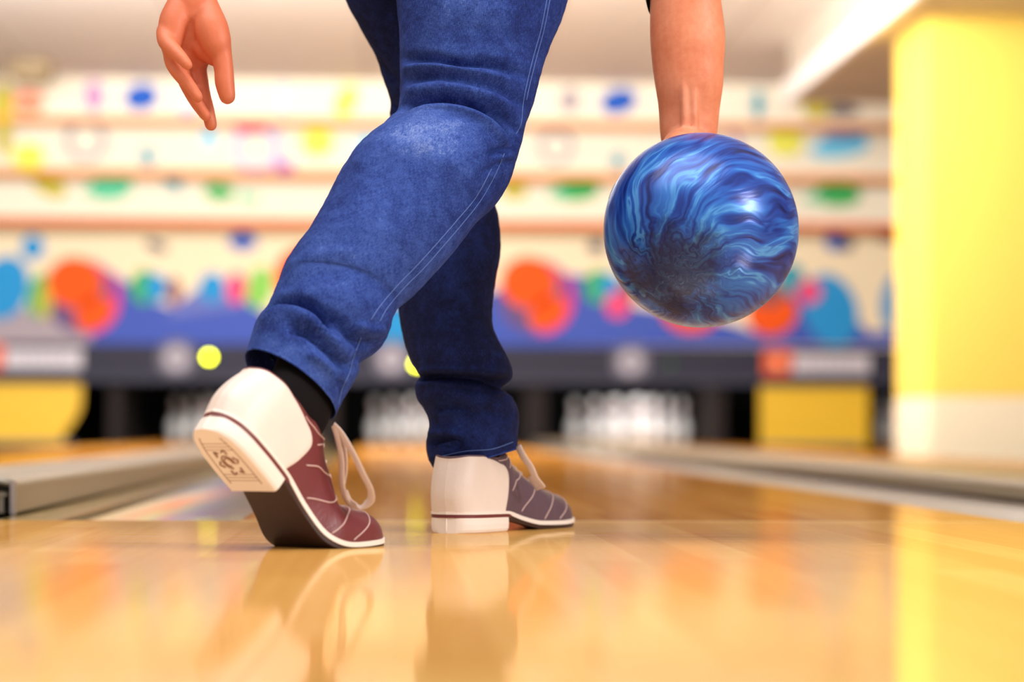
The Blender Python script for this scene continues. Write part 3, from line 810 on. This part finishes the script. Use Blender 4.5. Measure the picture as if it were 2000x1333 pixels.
RR = [  # trailing (right) leg, silhouette from the back
 (775, -330, 1150, -330, 3.02, .95), (770, -150, 1126, -150, 2.99, .9), (773, -60, 1116, -50, 2.97, .9), (775, 0, 1104, 5, 2.955, .9), (781, 58, 1088, 54, 2.94, .88), (783, 112, 1068, 108, 2.93, .86),
 (782, 152, 1054, 155, 2.92, .84), (780, 190, 1040, 200, 2.91, .84), (772, 222, 1028, 235, 2.90, .84), (754, 244, 1022, 264, 2.895, .84), (722, 278, 1012, 306, 2.885, .85), (698, 302, 996, 350, 2.87, .87), (676, 325, 962, 392, 2.85, .9),
 (655, 358, 930, 430, 2.835, .92), (632, 405, 897, 468, 2.815, .92), (605, 450, 865, 506, 2.795, .92), (571, 499, 829, 545, 2.775, .92), (551, 535, 798, 574, 2.76, .9), (540, 560, 773, 605, 2.75, .88),
 (526, 590, 762, 636, 2.735, .86), (510, 613, 750, 662, 2.725, .84), (500, 630, 716, 690, 2.715, .84), (492, 646, 697, 706, 2.708, .86), (487, 661, 700, 724, 2.70, .88), (482, 674, 676, 770, 2.692, .9), (477, 688, 656, 811, 2.685, .9)]
wR = lambda px, py, fr, p: max(.12, .28 + .48 * math.exp(-(((px - 830) / 110) ** 2 + ((py - 262) / 50) ** 2)) + .34 * math.exp(-(((px - 900) / 70) ** 2 + ((py + 10) / 60) ** 2)) + .22 * math.exp(-(((px - 740) / 120) ** 2 + ((py - 430) / 150) ** 2)) + .45 * math.exp(-(((px - 560) / 75) ** 2 + ((py - 700 - (px - 560) * .4) / 34) ** 2)))
foldsR = [
 ([(800, 206), (860, 196), (920, 204), (972, 232), (1006, 280)], -.004, 5), ([(800, 120), (900, 118), (980, 130)], -.002, 4), ([(520, 606), (560, 588), (610, 604), (640, 640)], -.004, 5),
 ([(782, 118), (840, 112), (900, 122), (960, 122), (1030, 150)], -.0052, 9), ([(782, 134), (850, 130), (930, 142), (1000, 160)], .0035, 9),
 ([(786, 160), (850, 148), (930, 160), (985, 178), (1030, 210)], -.0042, 9), ([(784, 178), (860, 170), (940, 182), (1010, 216)], .003, 9),
 ([(775, 214), (805, 200), (860, 193), (920, 202), (975, 232), (1012, 286)], -.0075, 9), ([(800, 216), (860, 208), (920, 220), (965, 250), (1000, 300)], .004, 9),
 ([(960, 205), (1000, 240), (1024, 266)], -.004, 7), ([(955, 300), (985, 290), (1014, 292)], -.0045, 6), ([(960, 318), (985, 308), (1008, 308)], .003, 6), ([(945, 340), (975, 318), (1000, 322)], -.003, 6),
 ([(930, 400), (950, 376), (965, 350)], -.003, 8), ([(690, 330), (760, 290), (850, 280)], .002, 18),
 ([(512, 612), (545, 590), (585, 588), (625, 612), (650, 650)], -.0085, 10), ([(505, 628), (550, 608), (600, 622), (640, 660), (670, 700)], .005, 11),
 ([(560, 640), (600, 650), (640, 682), (668, 708), (700, 722)], -.007, 9), ([(640, 610), (672, 640), (700, 668), (735, 672)], -.006, 10), ([(690, 640), (720, 650), (752, 645)], .005, 12), ([(690, 700), (715, 700), (740, 680)], -.006, 8),
 ([(545, 560), (600, 540), (660, 530)], -.0015, 10), ([(560, 520), (620, 500), (700, 490)], .0012, 12), ([(655, 740), (670, 760), (668, 790)], -.004, 6), ([(600, 690), (640, 720), (660, 752)], .003, 9)]
LL = [  # planted (left) leg
 (655, -330, 940, -330, 3.08, .95), (650, -150, 900, -150, 3.10, .9), (660, -60, 880, -60, 3.12, .9), (673, 0, 872, 0, 3.13, .9), (700, 50, 880, 50, 3.135, .9), (730, 101, 895, 101, 3.14, .9), (752, 160, 915, 162, 3.145, .9),
 (762, 195, 928, 200, 3.15, .9), (761, 226, 940, 228, 3.15, .9), (772, 262, 950, 270, 3.15, .95), (785, 320, 962, 330, 3.15, 1.), (788, 381, 966, 381, 3.15, 1.), (786, 432, 976, 432, 3.145, 1.), (780, 493, 977, 493, 3.14, 1.), (775, 560, 967, 565, 3.13, 1.),
 (777, 611, 965, 620, 3.125, 1.), (782, 640, 967, 646, 3.12, 1.), (792, 680, 984, 682, 3.115, 1.), (803, 708, 996, 708, 3.11, 1.), (812, 722, 1001, 726, 3.11, 1.), (819, 733, 998, 742, 3.11, .98), (816, 740, 978, 756, 3.11, .94), (811, 748, 985, 766, 3.11, .96),
 (809, 762, 1000, 777, 3.11, 1.), (814, 782, 1008, 790, 3.11, 1.), (830, 803, 1013, 808, 3.11, 1.), (838, 825, 1013, 826, 3.11, 1.), (836, 846, 1012, 842, 3.11, 1.), (832, 866, 1011, 856, 3.11, 1.), (834, 886, 1011, 864, 3.11, 1.), (840, 904, 1011, 870, 3.11, 1.), (849, 922, 1010, 875, 3.11, 1.)]
wL = lambda px, py, fr, p: -.14 + .28 * math.exp(-(((px - 930) / 60) ** 2 + ((py - 840) / 50) ** 2)) + .1 * math.exp(-(((px - 880) / 40) ** 2 + ((py - 560) / 90) ** 2))  # negative base paints the shade on this leg into its denim colour
foldsL = [([(812, 742), (850, 735), (920, 738), (975, 746), (1000, 742)], -.007, 6), ([(815, 730), (860, 724), (930, 726), (990, 730)], .004, 7), ([(812, 752), (860, 748), (930, 754), (970, 762)], .003, 7),
 ([(850, 800), (880, 792), (920, 800)], -.003, 8), ([(836, 870), (858, 862), (885, 866), (900, 876)], -.0065, 9), ([(835, 850), (870, 846), (910, 852)], .003, 9), ([(960, 770), (985, 764), (1004, 778)], .005, 7), ([(950, 752), (975, 757), (995, 762)], -.005, 6),
 ([(900, 812), (950, 806), (1005, 816)], -.0018, 9), ([(840, 900), (855, 892), (870, 893)], .003, 7), ([(735, 120), (755, 140), (770, 160)], -.003, 10), ([(756, 200), (770, 215), (775, 240)], -.005, 7), ([(905, 640), (940, 660), (985, 690)], -.002, 14), ([(900, 430), (930, 440), (972, 430)], -.001, 12)]
jm = MB(); UVs = []; WE = []
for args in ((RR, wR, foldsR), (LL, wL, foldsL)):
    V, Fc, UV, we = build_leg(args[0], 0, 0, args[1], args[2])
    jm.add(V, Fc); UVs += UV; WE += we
# seat of the jeans joining both legs, above the frame
sv = []; k0 = len(jm.V)
tmp = MB(); limb(tmp, [(pelv + dirW(0, .0, -.06), .16), (pelv + dirW(0, .0, .02), .17), (pelv + dirW(0, .02, .09), .155)], 40)
jm.add(tmp.V, tmp.F); UVs += [(0, 0)] * len(tmp.V); WE += [.2] * len(tmp.V)
me = mesh('jeans', jm.V, jm.F)
ul = me.uv_layers.new(name='UVMap')
for lp in me.loops: ul.data[lp.index].uv = UVs[lp.vertex_index]
at = me.attributes.new('wear_shade', 'FLOAT', 'POINT')
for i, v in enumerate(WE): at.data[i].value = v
jeans = link('jeans', me, DENIM); pchild(jeans)

def bvh_of(objs):
    V = []; Fc = []
    for o in objs:
        k = len(V); V += [o.matrix_basis @ v.co if o.parent is None else v.co.copy() for v in o.data.vertices]; Fc += [tuple(i + k for i in p.vertices) for p in o.data.polygons]
    return BVHTree.FromPolygons(V, Fc)
def on_surface(bvh, pts, lift=.0004, per=8, zmode=0):
    out = []
    for q in spline([Vector((x, y, 0)) for x, y in pts], per):
        d = ray(q.x, q.y).normalized(); h = bvh.ray_cast(CAM, d)
        if h[0] is not None: out.append(h[0] - d * lift)
    return out
THR = mat('denim_thread', srgb(92, 116, 178), .8, .2)
jb = bvh_of([jeans])
for pts in ([(1068, 0), (1056, 60), (1042, 110), (1030, 160), (1022, 200), (1018, 240), (1008, 262)], [(1074, 0), (1062, 60), (1048, 112), (1036, 160), (1028, 196)],
            [(985, 300), (968, 340), (940, 390), (905, 435), (870, 476), (828, 524), (790, 562), (758, 600), (742, 628)],
            [(960, 330), (930, 385), (893, 430), (855, 474), (815, 518), (778, 556), (744, 596), (724, 626)],
            [(530, 702), (575, 722), (620, 758), (650, 790)], [(705, 660), (690, 700), (682, 730), (668, 760), (662, 790)],
            [(862, 892), (910, 882), (960, 878), (1002, 864)]):
    sm = MB(); q = on_surface(jb, pts, .0003)
    seg = [q[0]] if q else []
    for a, b in zip(q, q[1:]):
        if (b - a).length > .02: break
        seg.append(b)
    sm.tube(seg, .0005, 6)
    ob = sm.build('seam_stitching', THR, None, True); ob.parent = jeans
# black socks
SOCK = mat('sock_black', srgb(20, 16, 18), .9, .1)
for pts, fd in (([(P(612, 690, 2.705), .042), (P(598, 745, 2.685), .042), (P(578, 795, 2.66), .042), (P(552, 838, 2.64), .036)], dirW(.50, .54, -.675)),
            ([(P(925, 840, 3.11), .045), (P(925, 890, 3.11), .044), (P(926, 925, 3.11), .042), (P(928, 960, 3.11), .036)], dirW(.43, .90, 0))):
    s_ = MB(); limb(s_, pts, 36, 8, .66, fd); o = s_.build('sock', SOCK, None, True); pchild(o)

# ---- bowling shoes
SL = .298
def wtab(x): return cr([(0, 0), (.002, .012), (.008, .021), (.02, .029), (.04, .0335), (.07, .035), (.10, .0345), (.13, .036), (.165, .042), (.20, .0475), (.225, .0475), (.25, .0435), (.27, .036), (.285, .026), (.293, .016), (.298, 0)], x)
def cytab(x): return cr([(0, 0), (.10, .001), (.20, .002), (.26, .006), (.298, .010)], x)
def ztab(x): return cr([(0, .0245), (.09, .0235), (.13, .016), (.17, .0095), (.22, .0085), (.26, .0095), (.298, .0115)], x)
def htab(x): return cr([(0, .065), (.01, .067), (.03, .067), (.05, .065), (.075, .065), (.095, .070), (.11, .075), (.122, .079), (.135, .071), (.16, .062), (.19, .051), (.22, .042), (.245, .036), (.265, .031), (.28, .024), (.291, .014), (.298, .002)], x)
def ytop(x): return cr([(0, 0), (.003, .012), (.012, .021), (.03, .0285), (.06, .030), (.09, .026), (.108, .018), (.118, .010), (.123, 0)], x) if x < .123 else 0
class Shoe:
    def __init__(s, med, beta, org, Fv, Lv, Uv, x0=.150, x1=.222):
        s.med = med                      # +1: inner side is +y (left of travel)
        s.org = org; s.F, s.L, s.U = Fv, Lv, Uv
        N = 300; s.tab = []; cx = cz = 0; dx = SL * 1.1 / N
        for i in range(N + 1):
            x = i * dx; u = max(0, min(1, (x - x0) / (x1 - x0))); b = beta * (u * u * (3 - 2 * u)); s.tab.append((cx, cz, b)); cx += dx * math.cos(b); cz += dx * math.sin(b)
        s.dx = dx
    def W(s, x, y, z):
        i = min(len(s.tab) - 1, max(0, int(x / s.dx))); cx, cz, b = s.tab[i]; r = x - i * s.dx
        X = cx + r * math.cos(b) - z * math.sin(b); Z = cz + r * math.sin(b) + z * math.cos(b)
        return s.org + s.F * X + s.L * y + s.U * Z
    def up(s, x, side, a, off=0):        # side -1/+1, a 0..1 from sole edge up to the collar or ridge
        A = a * pi / 2; w_ = wtab(x) * .985; yt = ytop(x); H = htab(x)
        c = math.cos(A); sn = math.sin(A)
        ex = .78
        y = yt + (w_ - yt) * (abs(c) ** ex); z = H * abs(sn) ** .92
        # heel back swells out a little then leans in
        xs = x
        if x < .06:
            k = 1 - x / .06; zz = z / .06
            xs = x - .005 * k * math.sin(min(1, zz) * pi) + .008 * k * max(0, zz - .3)
        if off:
            r2 = Vector((0 if x > .02 else -(1 - x / .02), math.cos(A * (1 if x > .123 else .35)) * min(1, x / .012), math.sin(A) * (1 if x > .123 else .15)))
            r2.normalize(); xs += r2.x * off; y += r2.y * off; z += r2.z * off
        return s.W(xs, side * y + s.med * cytab(x), z + ztab(x))
def shoe(med, beta, org, Fv, Lv, Uv, leather, leather_label, name_label):
    S = Shoe(med, beta, org, Fv, Lv, Uv)
    xs = [SL * (.5 - .5 * math.cos(pi * i / 120)) for i in range(121)]
    na = 30; V = []; Fc = []
    for side in (-1, 1):
        k = len(V)
        for x in xs:
            for a in range(na + 1): V.append(S.up(x, side, a / na))
        for i in range(120):
            for a in range(na):
                q = (k + i * (na + 1) + a, k + i * (na + 1) + a + 1, k + (i + 1) * (na + 1) + a + 1, k + (i + 1) * (na + 1) + a); Fc.append(q)
    me = clean(mesh('bowling_shoe', V, Fc), 2e-5); up_ = link('bowling_shoe', me, leather)
    so = up_.modifiers.new('thickness', 'SOLIDIFY'); so.thickness = .0018; so.offset = -1
    pchild(up_); up_['label'] = name_label
    def sub(o, lab=None):
        o.parent = up_
        if lab: o['label'] = lab
        return o
    CRM = mat('cream_leather', srgb(236, 218, 208), .42, .5, noisy=.05, nscale=25, bump=.25, bscale=260)
    SOL = mat('cream_sole', srgb(242, 228, 218), .55, .4, noisy=.03, nscale=30)
    # heel counter: cream leather shell with a bulging front edge
    def xb(a, side): return cr([(0, .088), (.2, .097), (.42, .101), (.6, .090), (.8, .062), (1, .032)], a)
    V = []; Fc = []; nx = 50
    for side in (-1, 1):
        k = len(V)
        for i in range(nx + 1):
            for a in range(na + 1):
                t = i / nx; x = xb(a / na, side) * (1 - math.cos(t * pi / 2)) 
                edge = .0013 if i < nx else .0002
                V.append(S.up(x, side, a / na * .995, edge if a < na else .0008))
        for i in range(nx):
            for a in range(na): Fc.append((k + i * (na + 1) + a, k + i * (na + 1) + a + 1, k + (i + 1) * (na + 1) + a + 1, k + (i + 1) * (na + 1) + a))
    me = clean(mesh('heel_counter', V, Fc), 2e-5); hc = link('heel_counter', me, CRM); sub(hc, 'cream leather heel counter')
    # sole layers
    def slab(name, m, xa, xz, top, bot, grow, rnd_end=False, lab=None):
        N = 70; pts = []
        xs_ = [xa + (xz - xa) * (.5 - .5 * math.cos(pi * i / N)) for i in range(N + 1)]
        V = []; Fc = []
        def yw(x): return wtab(min(SL, x)) + grow * min(1, (x + .0001) / .004) * (min(1, (SL - x + .0001) / .006) if xz >= SL - .001 else 1)
        for x in xs_:
            for sd in (-1, 1):
                y = sd * yw(x) + S.med * cytab(x); xx = x
                if x < .004: xx = x - grow * (1 - x / .004)
                if xz >= SL - .001 and x > SL - .006: xx = x + grow * (1 - (SL - x) / .006)
                zt_ = ztab(x) + top(x); zb_ = ztab(x) + bot(x)
                V += [S.W(xx, y, zt_), S.W(xx, y, zb_)]
        for i in range(N):
            a = i * 4; b = a + 4
            Fc += [(a, a + 2, b + 2, b), (a + 1, b + 1, b + 3, a + 3), (a, b, b + 1, a + 1), (a + 2, a + 3, b + 3, b + 2)]
        Fc += [(0, 1, 3, 2), (N * 4, N * 4 + 2, N * 4 + 3, N * 4 + 1)]
        me = clean(mesh(name, V, Fc), 1e-6); o = link(name, me, m, smooth=False)
        sub(o, lab); return o
    slab('welt', SOL, 0, SL, lambda x: .0012, lambda x: -.0022 - (.0016 if x > .1 else 0), .0022)
    slab('outsole', mat('outsole_brown', srgb(58, 34, 28), .45, .4, noisy=.15, nscale=18), .06, SL, lambda x: -.0020, lambda x: -ztab(x) + max(0, cr([(.06, .017), (.10, .013), (.14, .006), (.175, .0008), (.23, .0006), (.298, .0040)], x)), .0008, lab='dark brown leather outsole')
    slab('heel_stripe', mat('stripe_maroon', srgb(112, 44, 48), .5), 0, .100, lambda x: -.0020, lambda x: -.0062, .0012, lab='thin maroon stripe')
    # heel block
    N = 40; V = []; Fc = []
    lev = [(.0185, .0010), (.010, .0014), (.004, .0010), (.0012, -.0004), (.0, -.0022)]
    for z, gr in lev:
        for i in range(N + 1):
            t = i / N; x = .094 * (1 - math.cos(t * pi / 2)); y = -(wtab(x) + gr * min(1, x / .004)); V.append(S.W(x - (gr if i == 0 else 0), y + S.med * cytab(x), z))
        for i in range(N, -1, -1):
            t = i / N; x = .094 * (1 - math.cos(t * pi / 2)); y = (wtab(x) + gr * min(1, x / .004)); V.append(S.W(x - (gr if i == 0 else 0), y + S.med * cytab(x), z))
    M_ = 2 * (N + 1)
    for l in range(len(lev) - 1):
        for i in range(M_): Fc.append((l * M_ + i, l * M_ + (i + 1) % M_, (l + 1) * M_ + (i + 1) % M_, (l + 1) * M_ + i))
    for l in (0, len(lev) - 1):
        for i in range(N): Fc.append((l * M_ + i, l * M_ + i + 1, l * M_ + M_ - 2 - i, l * M_ + M_ - 1 - i))
    me = clean(mesh('heel_block', V, Fc), 1e-6); hb_ = link('heel_block', me, SOL, smooth=False); sub(hb_, 'cream heel block')
    # worn emblem and edge line pressed into the heel underside
    EMB = mat('heel_print', srgb(150, 104, 78), .7)
    eb = MB()
    def fl(pts, r_=.0008): eb.tube([S.W(x, y + S.med * cytab(x), -.0001) for x, y in pts], r_, 6)
    fl([(.014 + .068 * (.5 - .5 * math.cos(pi * k / 30)), .9 * max(.002, wtab(.014 + .068 * (.5 - .5 * math.cos(pi * k / 30)) * 1.0) - .009)) for k in range(31)], .0005)
    fl([(.014 + .068 * (.5 - .5 * math.cos(pi * k / 30)), -.9 * max(.002, wtab(.014 + .068 * (.5 - .5 * math.cos(pi * k / 30)) * 1.0) - .009)) for k in range(31)], .0005)
    for rr in (.0055, .0085): fl([(.05 + rr * 1.1 * math.cos(2 * pi * k / 24), rr * math.sin(2 * pi * k / 24)) for k in range(20)], .0009)
    for A in range(0, 360, 60):
        c_, s_2 = math.cos(R_(A + 20)), math.sin(R_(A + 20))
        fl([(.05 + 1.2 * (.012 * c_ - .003 * s_2), .012 * s_2 + .003 * c_), (.05 + 1.2 * .0165 * c_, .0165 * s_2), (.05 + 1.2 * (.012 * c_ + .004 * s_2), .012 * s_2 - .004 * c_)], .0012)
    for k in range(-6, 7):
        xx = .05 + k * .0046; hw = max(0, wtab(max(.002, xx)) - .012)
        if hw > .006 and abs(k) > 3: fl([(xx, -hw), (xx, hw)], .0003)
    sub(eb.build('heel_emblem', EMB, None, True), 'brown worn emblem pressed into the heel')
    # collar binding, tongue, stitching, laces
    cb = MB(); pts = []
    for side, rng in ((-1, range(60, -1, -1)), (1, range(1, 61))):
        for i in rng: x = .119 * (i / 60) ** 1.2; pts.append(S.up(x, side, 1, .0004))
    cb.tube(pts, .0016, 8); sub(cb.build('collar_binding', leather, None, True))
    tg = MB(); V = []; Fc = []
    for i in range(15):
        t = i / 14; x = .150 - .050 * t; z = htab(.150) - .006 + .040 * t ** 1.1; wd = .012 + .010 * t * (1.2 - t * .4)
        for j in range(11):
            u = -1 + j / 5; 
            for dz in (0,): V.append(S.W(x + .006 * u * u * 0 - .004 * abs(u) ** 2, u * wd + S.med * cytab(x), z + ztab(x) - .010 * u * u))
    for i in range(14):
        for j in range(10): Fc.append((i * 11 + j, i * 11 + j + 1, (i + 1) * 11 + j + 1, (i + 1) * 11 + j))
    tme = mesh('tongue', V, Fc); to = link('tongue', tme, leather); md = to.modifiers.new('t', 'SOLIDIFY'); md.thickness = .003; sub(to)
    ST = mat('stitch_cream', srgb(222, 188, 180), .6)
    st = MB()
    def ln(pts, r_=.00065):
        for side in (-1, 1):
            q = [S.up(v[0], side, v[1], .0004) for v in spline([Vector((x, a, 0)) for x, a in pts], 10)]
            st.tube(q, r_, 6)
    ln([(.075, .80), (.10, .70), (.118, .80)]); ln([(.108, .52), (.122, .72), (.128, .90)]);
    ln([(.108, .22), (.135, .45), (.150, .66), (.156, .80)]); ln([(.130, .05), (.158, .30), (.176, .56), (.182, .80)])
    ln([(.178, .03), (.205, .34), (.226, .62), (.238, .95)]); ln([(.215, .04), (.245, .30), (.258, .60), (.262, .95)])
    ln([(.130, .92), (.150, .84), (.182, .80), (.20, .88), (.205, 1.0)])
    sub(st.build('stitching', ST, None, True), 'pale stitched seams')
    return S, up_, sub
PURP = mat('leather_plum', srgb(96, 72, 84), .42, .5, noisy=.12, nscale=40, bump=.3, bscale=300)
MAR = mat('leather_maroon', srgb(112, 46, 50), .38, .5, noisy=.12, nscale=40, bump=.3, bscale=300)
# planted left shoe
g1 = R_(25.5)
oF = P(872, 1040, 3.035); oF.z = 0.0
S1, up1, sub1 = shoe(-1, 0, oF, dirW(math.sin(g1), math.cos(g1), 0), dirW(-math.cos(g1), math.sin(g1), 0), Vector((0, 0, 1)), PURP, '', 'plum and cream bowling shoe flat on the floor')
# trailing right shoe, heel raised
Fv = dirW(.50, .54, -.675).normalized(); Wv = dirW(.733, -.68, .02)
Wv = (Wv - Fv * Wv.dot(Fv)).normalized(); Uv = Wv.cross(Fv).normalized()
oR = P(394, 838, 2.56)
S2, up2, sub2 = shoe(1, math.asin(-Fv.z), oR, Fv, -Wv, Uv, MAR, '', 'maroon and cream bowling shoe with its heel raised')
LACE = mat('lace_cream', srgb(214, 190, 178), .8, .2)
def ribbon(name, pts, wd, th, sub, ref, per=8):
    mb = MB(); q = spline(pts, per); mb.tube(q, wd, 10, th / wd, True, ref); o = mb.build(name, LACE, None, True); sub(o); return o
for S, sub in ((S1, sub1), (S2, sub2)):
    for k, x in enumerate((.128, .142, .156, .170)):
        q = [S.up(x - .002, -1, .80, .001), S.up(x, -1, .95, .004), S.up(x + .001, 1, .95, .004), S.up(x + .003, 1, .80, .001)]
        ribbon('lace', q, .0028, .0012, sub, None)
# hanging loops of the raised shoe (trace of the photograph at the shoe's depth)
def PD(pts): return [P(x, y, D) for x, y, D in pts]
ribbon('lace_loop', PD([(652, 832, 2.640), (668, 850, 2.635), (690, 888, 2.63), (708, 925, 2.628), (724, 958, 2.63), (723, 978, 2.638), (704, 990, 2.65), (684, 982, 2.66), (674, 962, 2.665)]), .0054, .0014, sub2, dirW(.6, -.8, .1))
ribbon('lace_loop', PD([(652, 832, 2.640), (660, 860, 2.64), (667, 900, 2.645), (668, 945, 2.652), (676, 975, 2.66), (690, 992, 2.66)]), .0046, .0014, sub2, dirW(.6, -.8, .1))
ribbon('lace_end', PD([(652, 832, 2.640), (672, 870, 2.645), (675, 915, 2.655), (671, 945, 2.66)]), .0030, .0012, sub2, dirW(.6, -.8, .1))
ribbon('lace_loop', PD([(1012, 872, 3.10), (1022, 892, 3.095), (1036, 912, 3.095), (1046, 934, 3.10), (1058, 950, 3.11), (1050, 952, 3.12), (1036, 930, 3.12)]), .0046, .0016, sub1, dirW(.8, -.5, .2))

# ---- ball
def ball_mat():
    m, t, b = new_mat('marbled_blue')
    ob = t.n('ShaderNodeTexCoord').outputs['Object']
    nrm = t.vmath('NORMALIZE', ob)
    # pole of the swirl
    dpole = (P(1308, 545, 2.755) - BALLC).normalized()
    wv = t.n('ShaderNodeTexNoise'); t.put(wv.inputs['Vector'], nrm); wv.inputs['Scale'].default_value = 1.7; wv.inputs['Detail'].default_value = 1
    wpd = t.vmath('SCALE', t.vmath('SUBTRACT', wv.outputs['Color'], (.5, .5, .5)), scale=.42)
    p = t.vmath('NORMALIZE', t.vmath('ADD', nrm, wpd))
    fine = t.n('ShaderNodeTexNoise'); t.put(fine.inputs['Vector'], nrm); fine.inputs['Scale'].default_value = 5.5; fine.inputs['Detail'].default_value = 2
    ct0 = t.vmath('DOT_PRODUCT', nrm, tuple(dpole))
    p = t.vmath('NORMALIZE', t.vmath('ADD', p, t.vmath('SCALE', t.vmath('SUBTRACT', fine.outputs['Color'], (.5, .5, .5)), scale=t.math('MULTIPLY', t.math('SUBTRACT', ct0, .72, clamp=True), 2.6))))
    ct = t.vmath('DOT_PRODUCT', p, tuple(dpole))
    perp = t.vmath('NORMALIZE', t.vmath('SUBTRACT', p, t.vmath('SCALE', tuple(dpole), scale=ct)))
    rot = t.n('ShaderNodeVectorRotate', rotation_type='AXIS_ANGLE'); t.put(rot.inputs['Vector'], perp); rot.inputs['Axis'].default_value = tuple(dpole)
    t.put(rot.inputs['Angle'], t.math('MULTIPLY', ct, -.7))
    q = t.vmath('ADD', t.vmath('SCALE', rot.outputs[0], scale=3.2), t.vmath('SCALE', tuple(dpole), scale=t.math('MULTIPLY', ct, .9)))
    s1 = t.noise(q, 1.3, 2, .5, .3); s2 = t.noise(q, 3.0, 2, .45, .45)
    v = t.math('ADD', t.math('MULTIPLY', s1, .55), t.math('MULTIPLY', s2, .45))
    col = t.ramp(v, [(.34, srgb(12, 24, 84)), (.43, srgb(22, 52, 138)), (.50, srgb(34, 84, 174)), (.555, srgb(46, 108, 194)), (.59, srgb(78, 148, 216)), (.64, srgb(38, 94, 184))])
    # darker veins near the pole of the pour
    rag = t.math('ADD', ct, t.math('MULTIPLY', t.math('SUBTRACT', t.noise(nrm, 5, 4, .6, .6), .5), .34))
    f = t.math('SMOOTH_MIN', t.math('MULTIPLY', t.math('SUBTRACT', rag, .80), 7, clamp=True), 1, .1)
    col = t.mix(t.math('MULTIPLY', f, .8), col, srgb(10, 16, 58))
    # small chips and scuffs
    vo = t.n('ShaderNodeTexVoronoi'); vo.feature = 'F1'; t.put(vo.inputs['Vector'], t.vmath('ADD', t.vmath('MULTIPLY', nrm, (1, 1, 2.6)), t.vmath('SCALE', wpd, scale=.4))); vo.inputs['Scale'].default_value = 5.5
    chip = t.math('LESS_THAN', vo.outputs['Distance'], .034)
    col = t.mix(t.math('MULTIPLY', chip, .7), col, srgb(20, 24, 50))
    t.put(b.inputs['Base Color'], col)
    b.inputs['Metallic'].default_value = .15; b.inputs['Roughness'].default_value = .3; b.inputs['Specular IOR Level'].default_value = .35
    b.inputs['Coat Weight'].default_value = .25; b.inputs['Coat Roughness'].default_value = .22
    bp = t.n('ShaderNodeBump'); bp.inputs['Strength'].default_value = .35; bp.inputs['Distance'].default_value = .004
    t.put(bp.inputs['Height'], s2); t.put(b.inputs['Normal'], bp.outputs[0])
    return m
bmb = bmesh.new(); bmesh.ops.create_uvsphere(bmb, u_segments=128, v_segments=80, radius=BR); me = bpy.data.meshes.new('bowling_ball'); bmb.to_mesh(me); bmb.free()
ball = link('bowling_ball', me, ball_mat()); ball.location = BALLC
tag(ball, 'shiny marbled blue bowling ball held low in the right hand', 'bowling ball')
HOLE = mat('hole_black', srgb(10, 10, 14), .6)
for (px, py, D) in ((1192, 372, 2.86),):
    n_ = (P(px, py, D) - BALLC).normalized(); e1 = n_.cross(Vector((0, 0, 1))).normalized(); e2 = n_.cross(e1)
    V = [n_ * (BR + .0004)]; Fc = []
    for k in range(24):
        A = 2 * pi * k / 24; q = n_ * BR + e1 * (.010 * math.cos(A)) + e2 * (.010 * math.sin(A)); V.append(q.normalized() * (BR + .0004))
    V.append(n_ * (BR - .03))
    Fc = [(0, 1 + k, 1 + (k + 1) % 24) for k in range(24)]
    me = mesh('thumb_hole', V, Fc); o = link('thumb_hole', me, HOLE); o.parent = ball
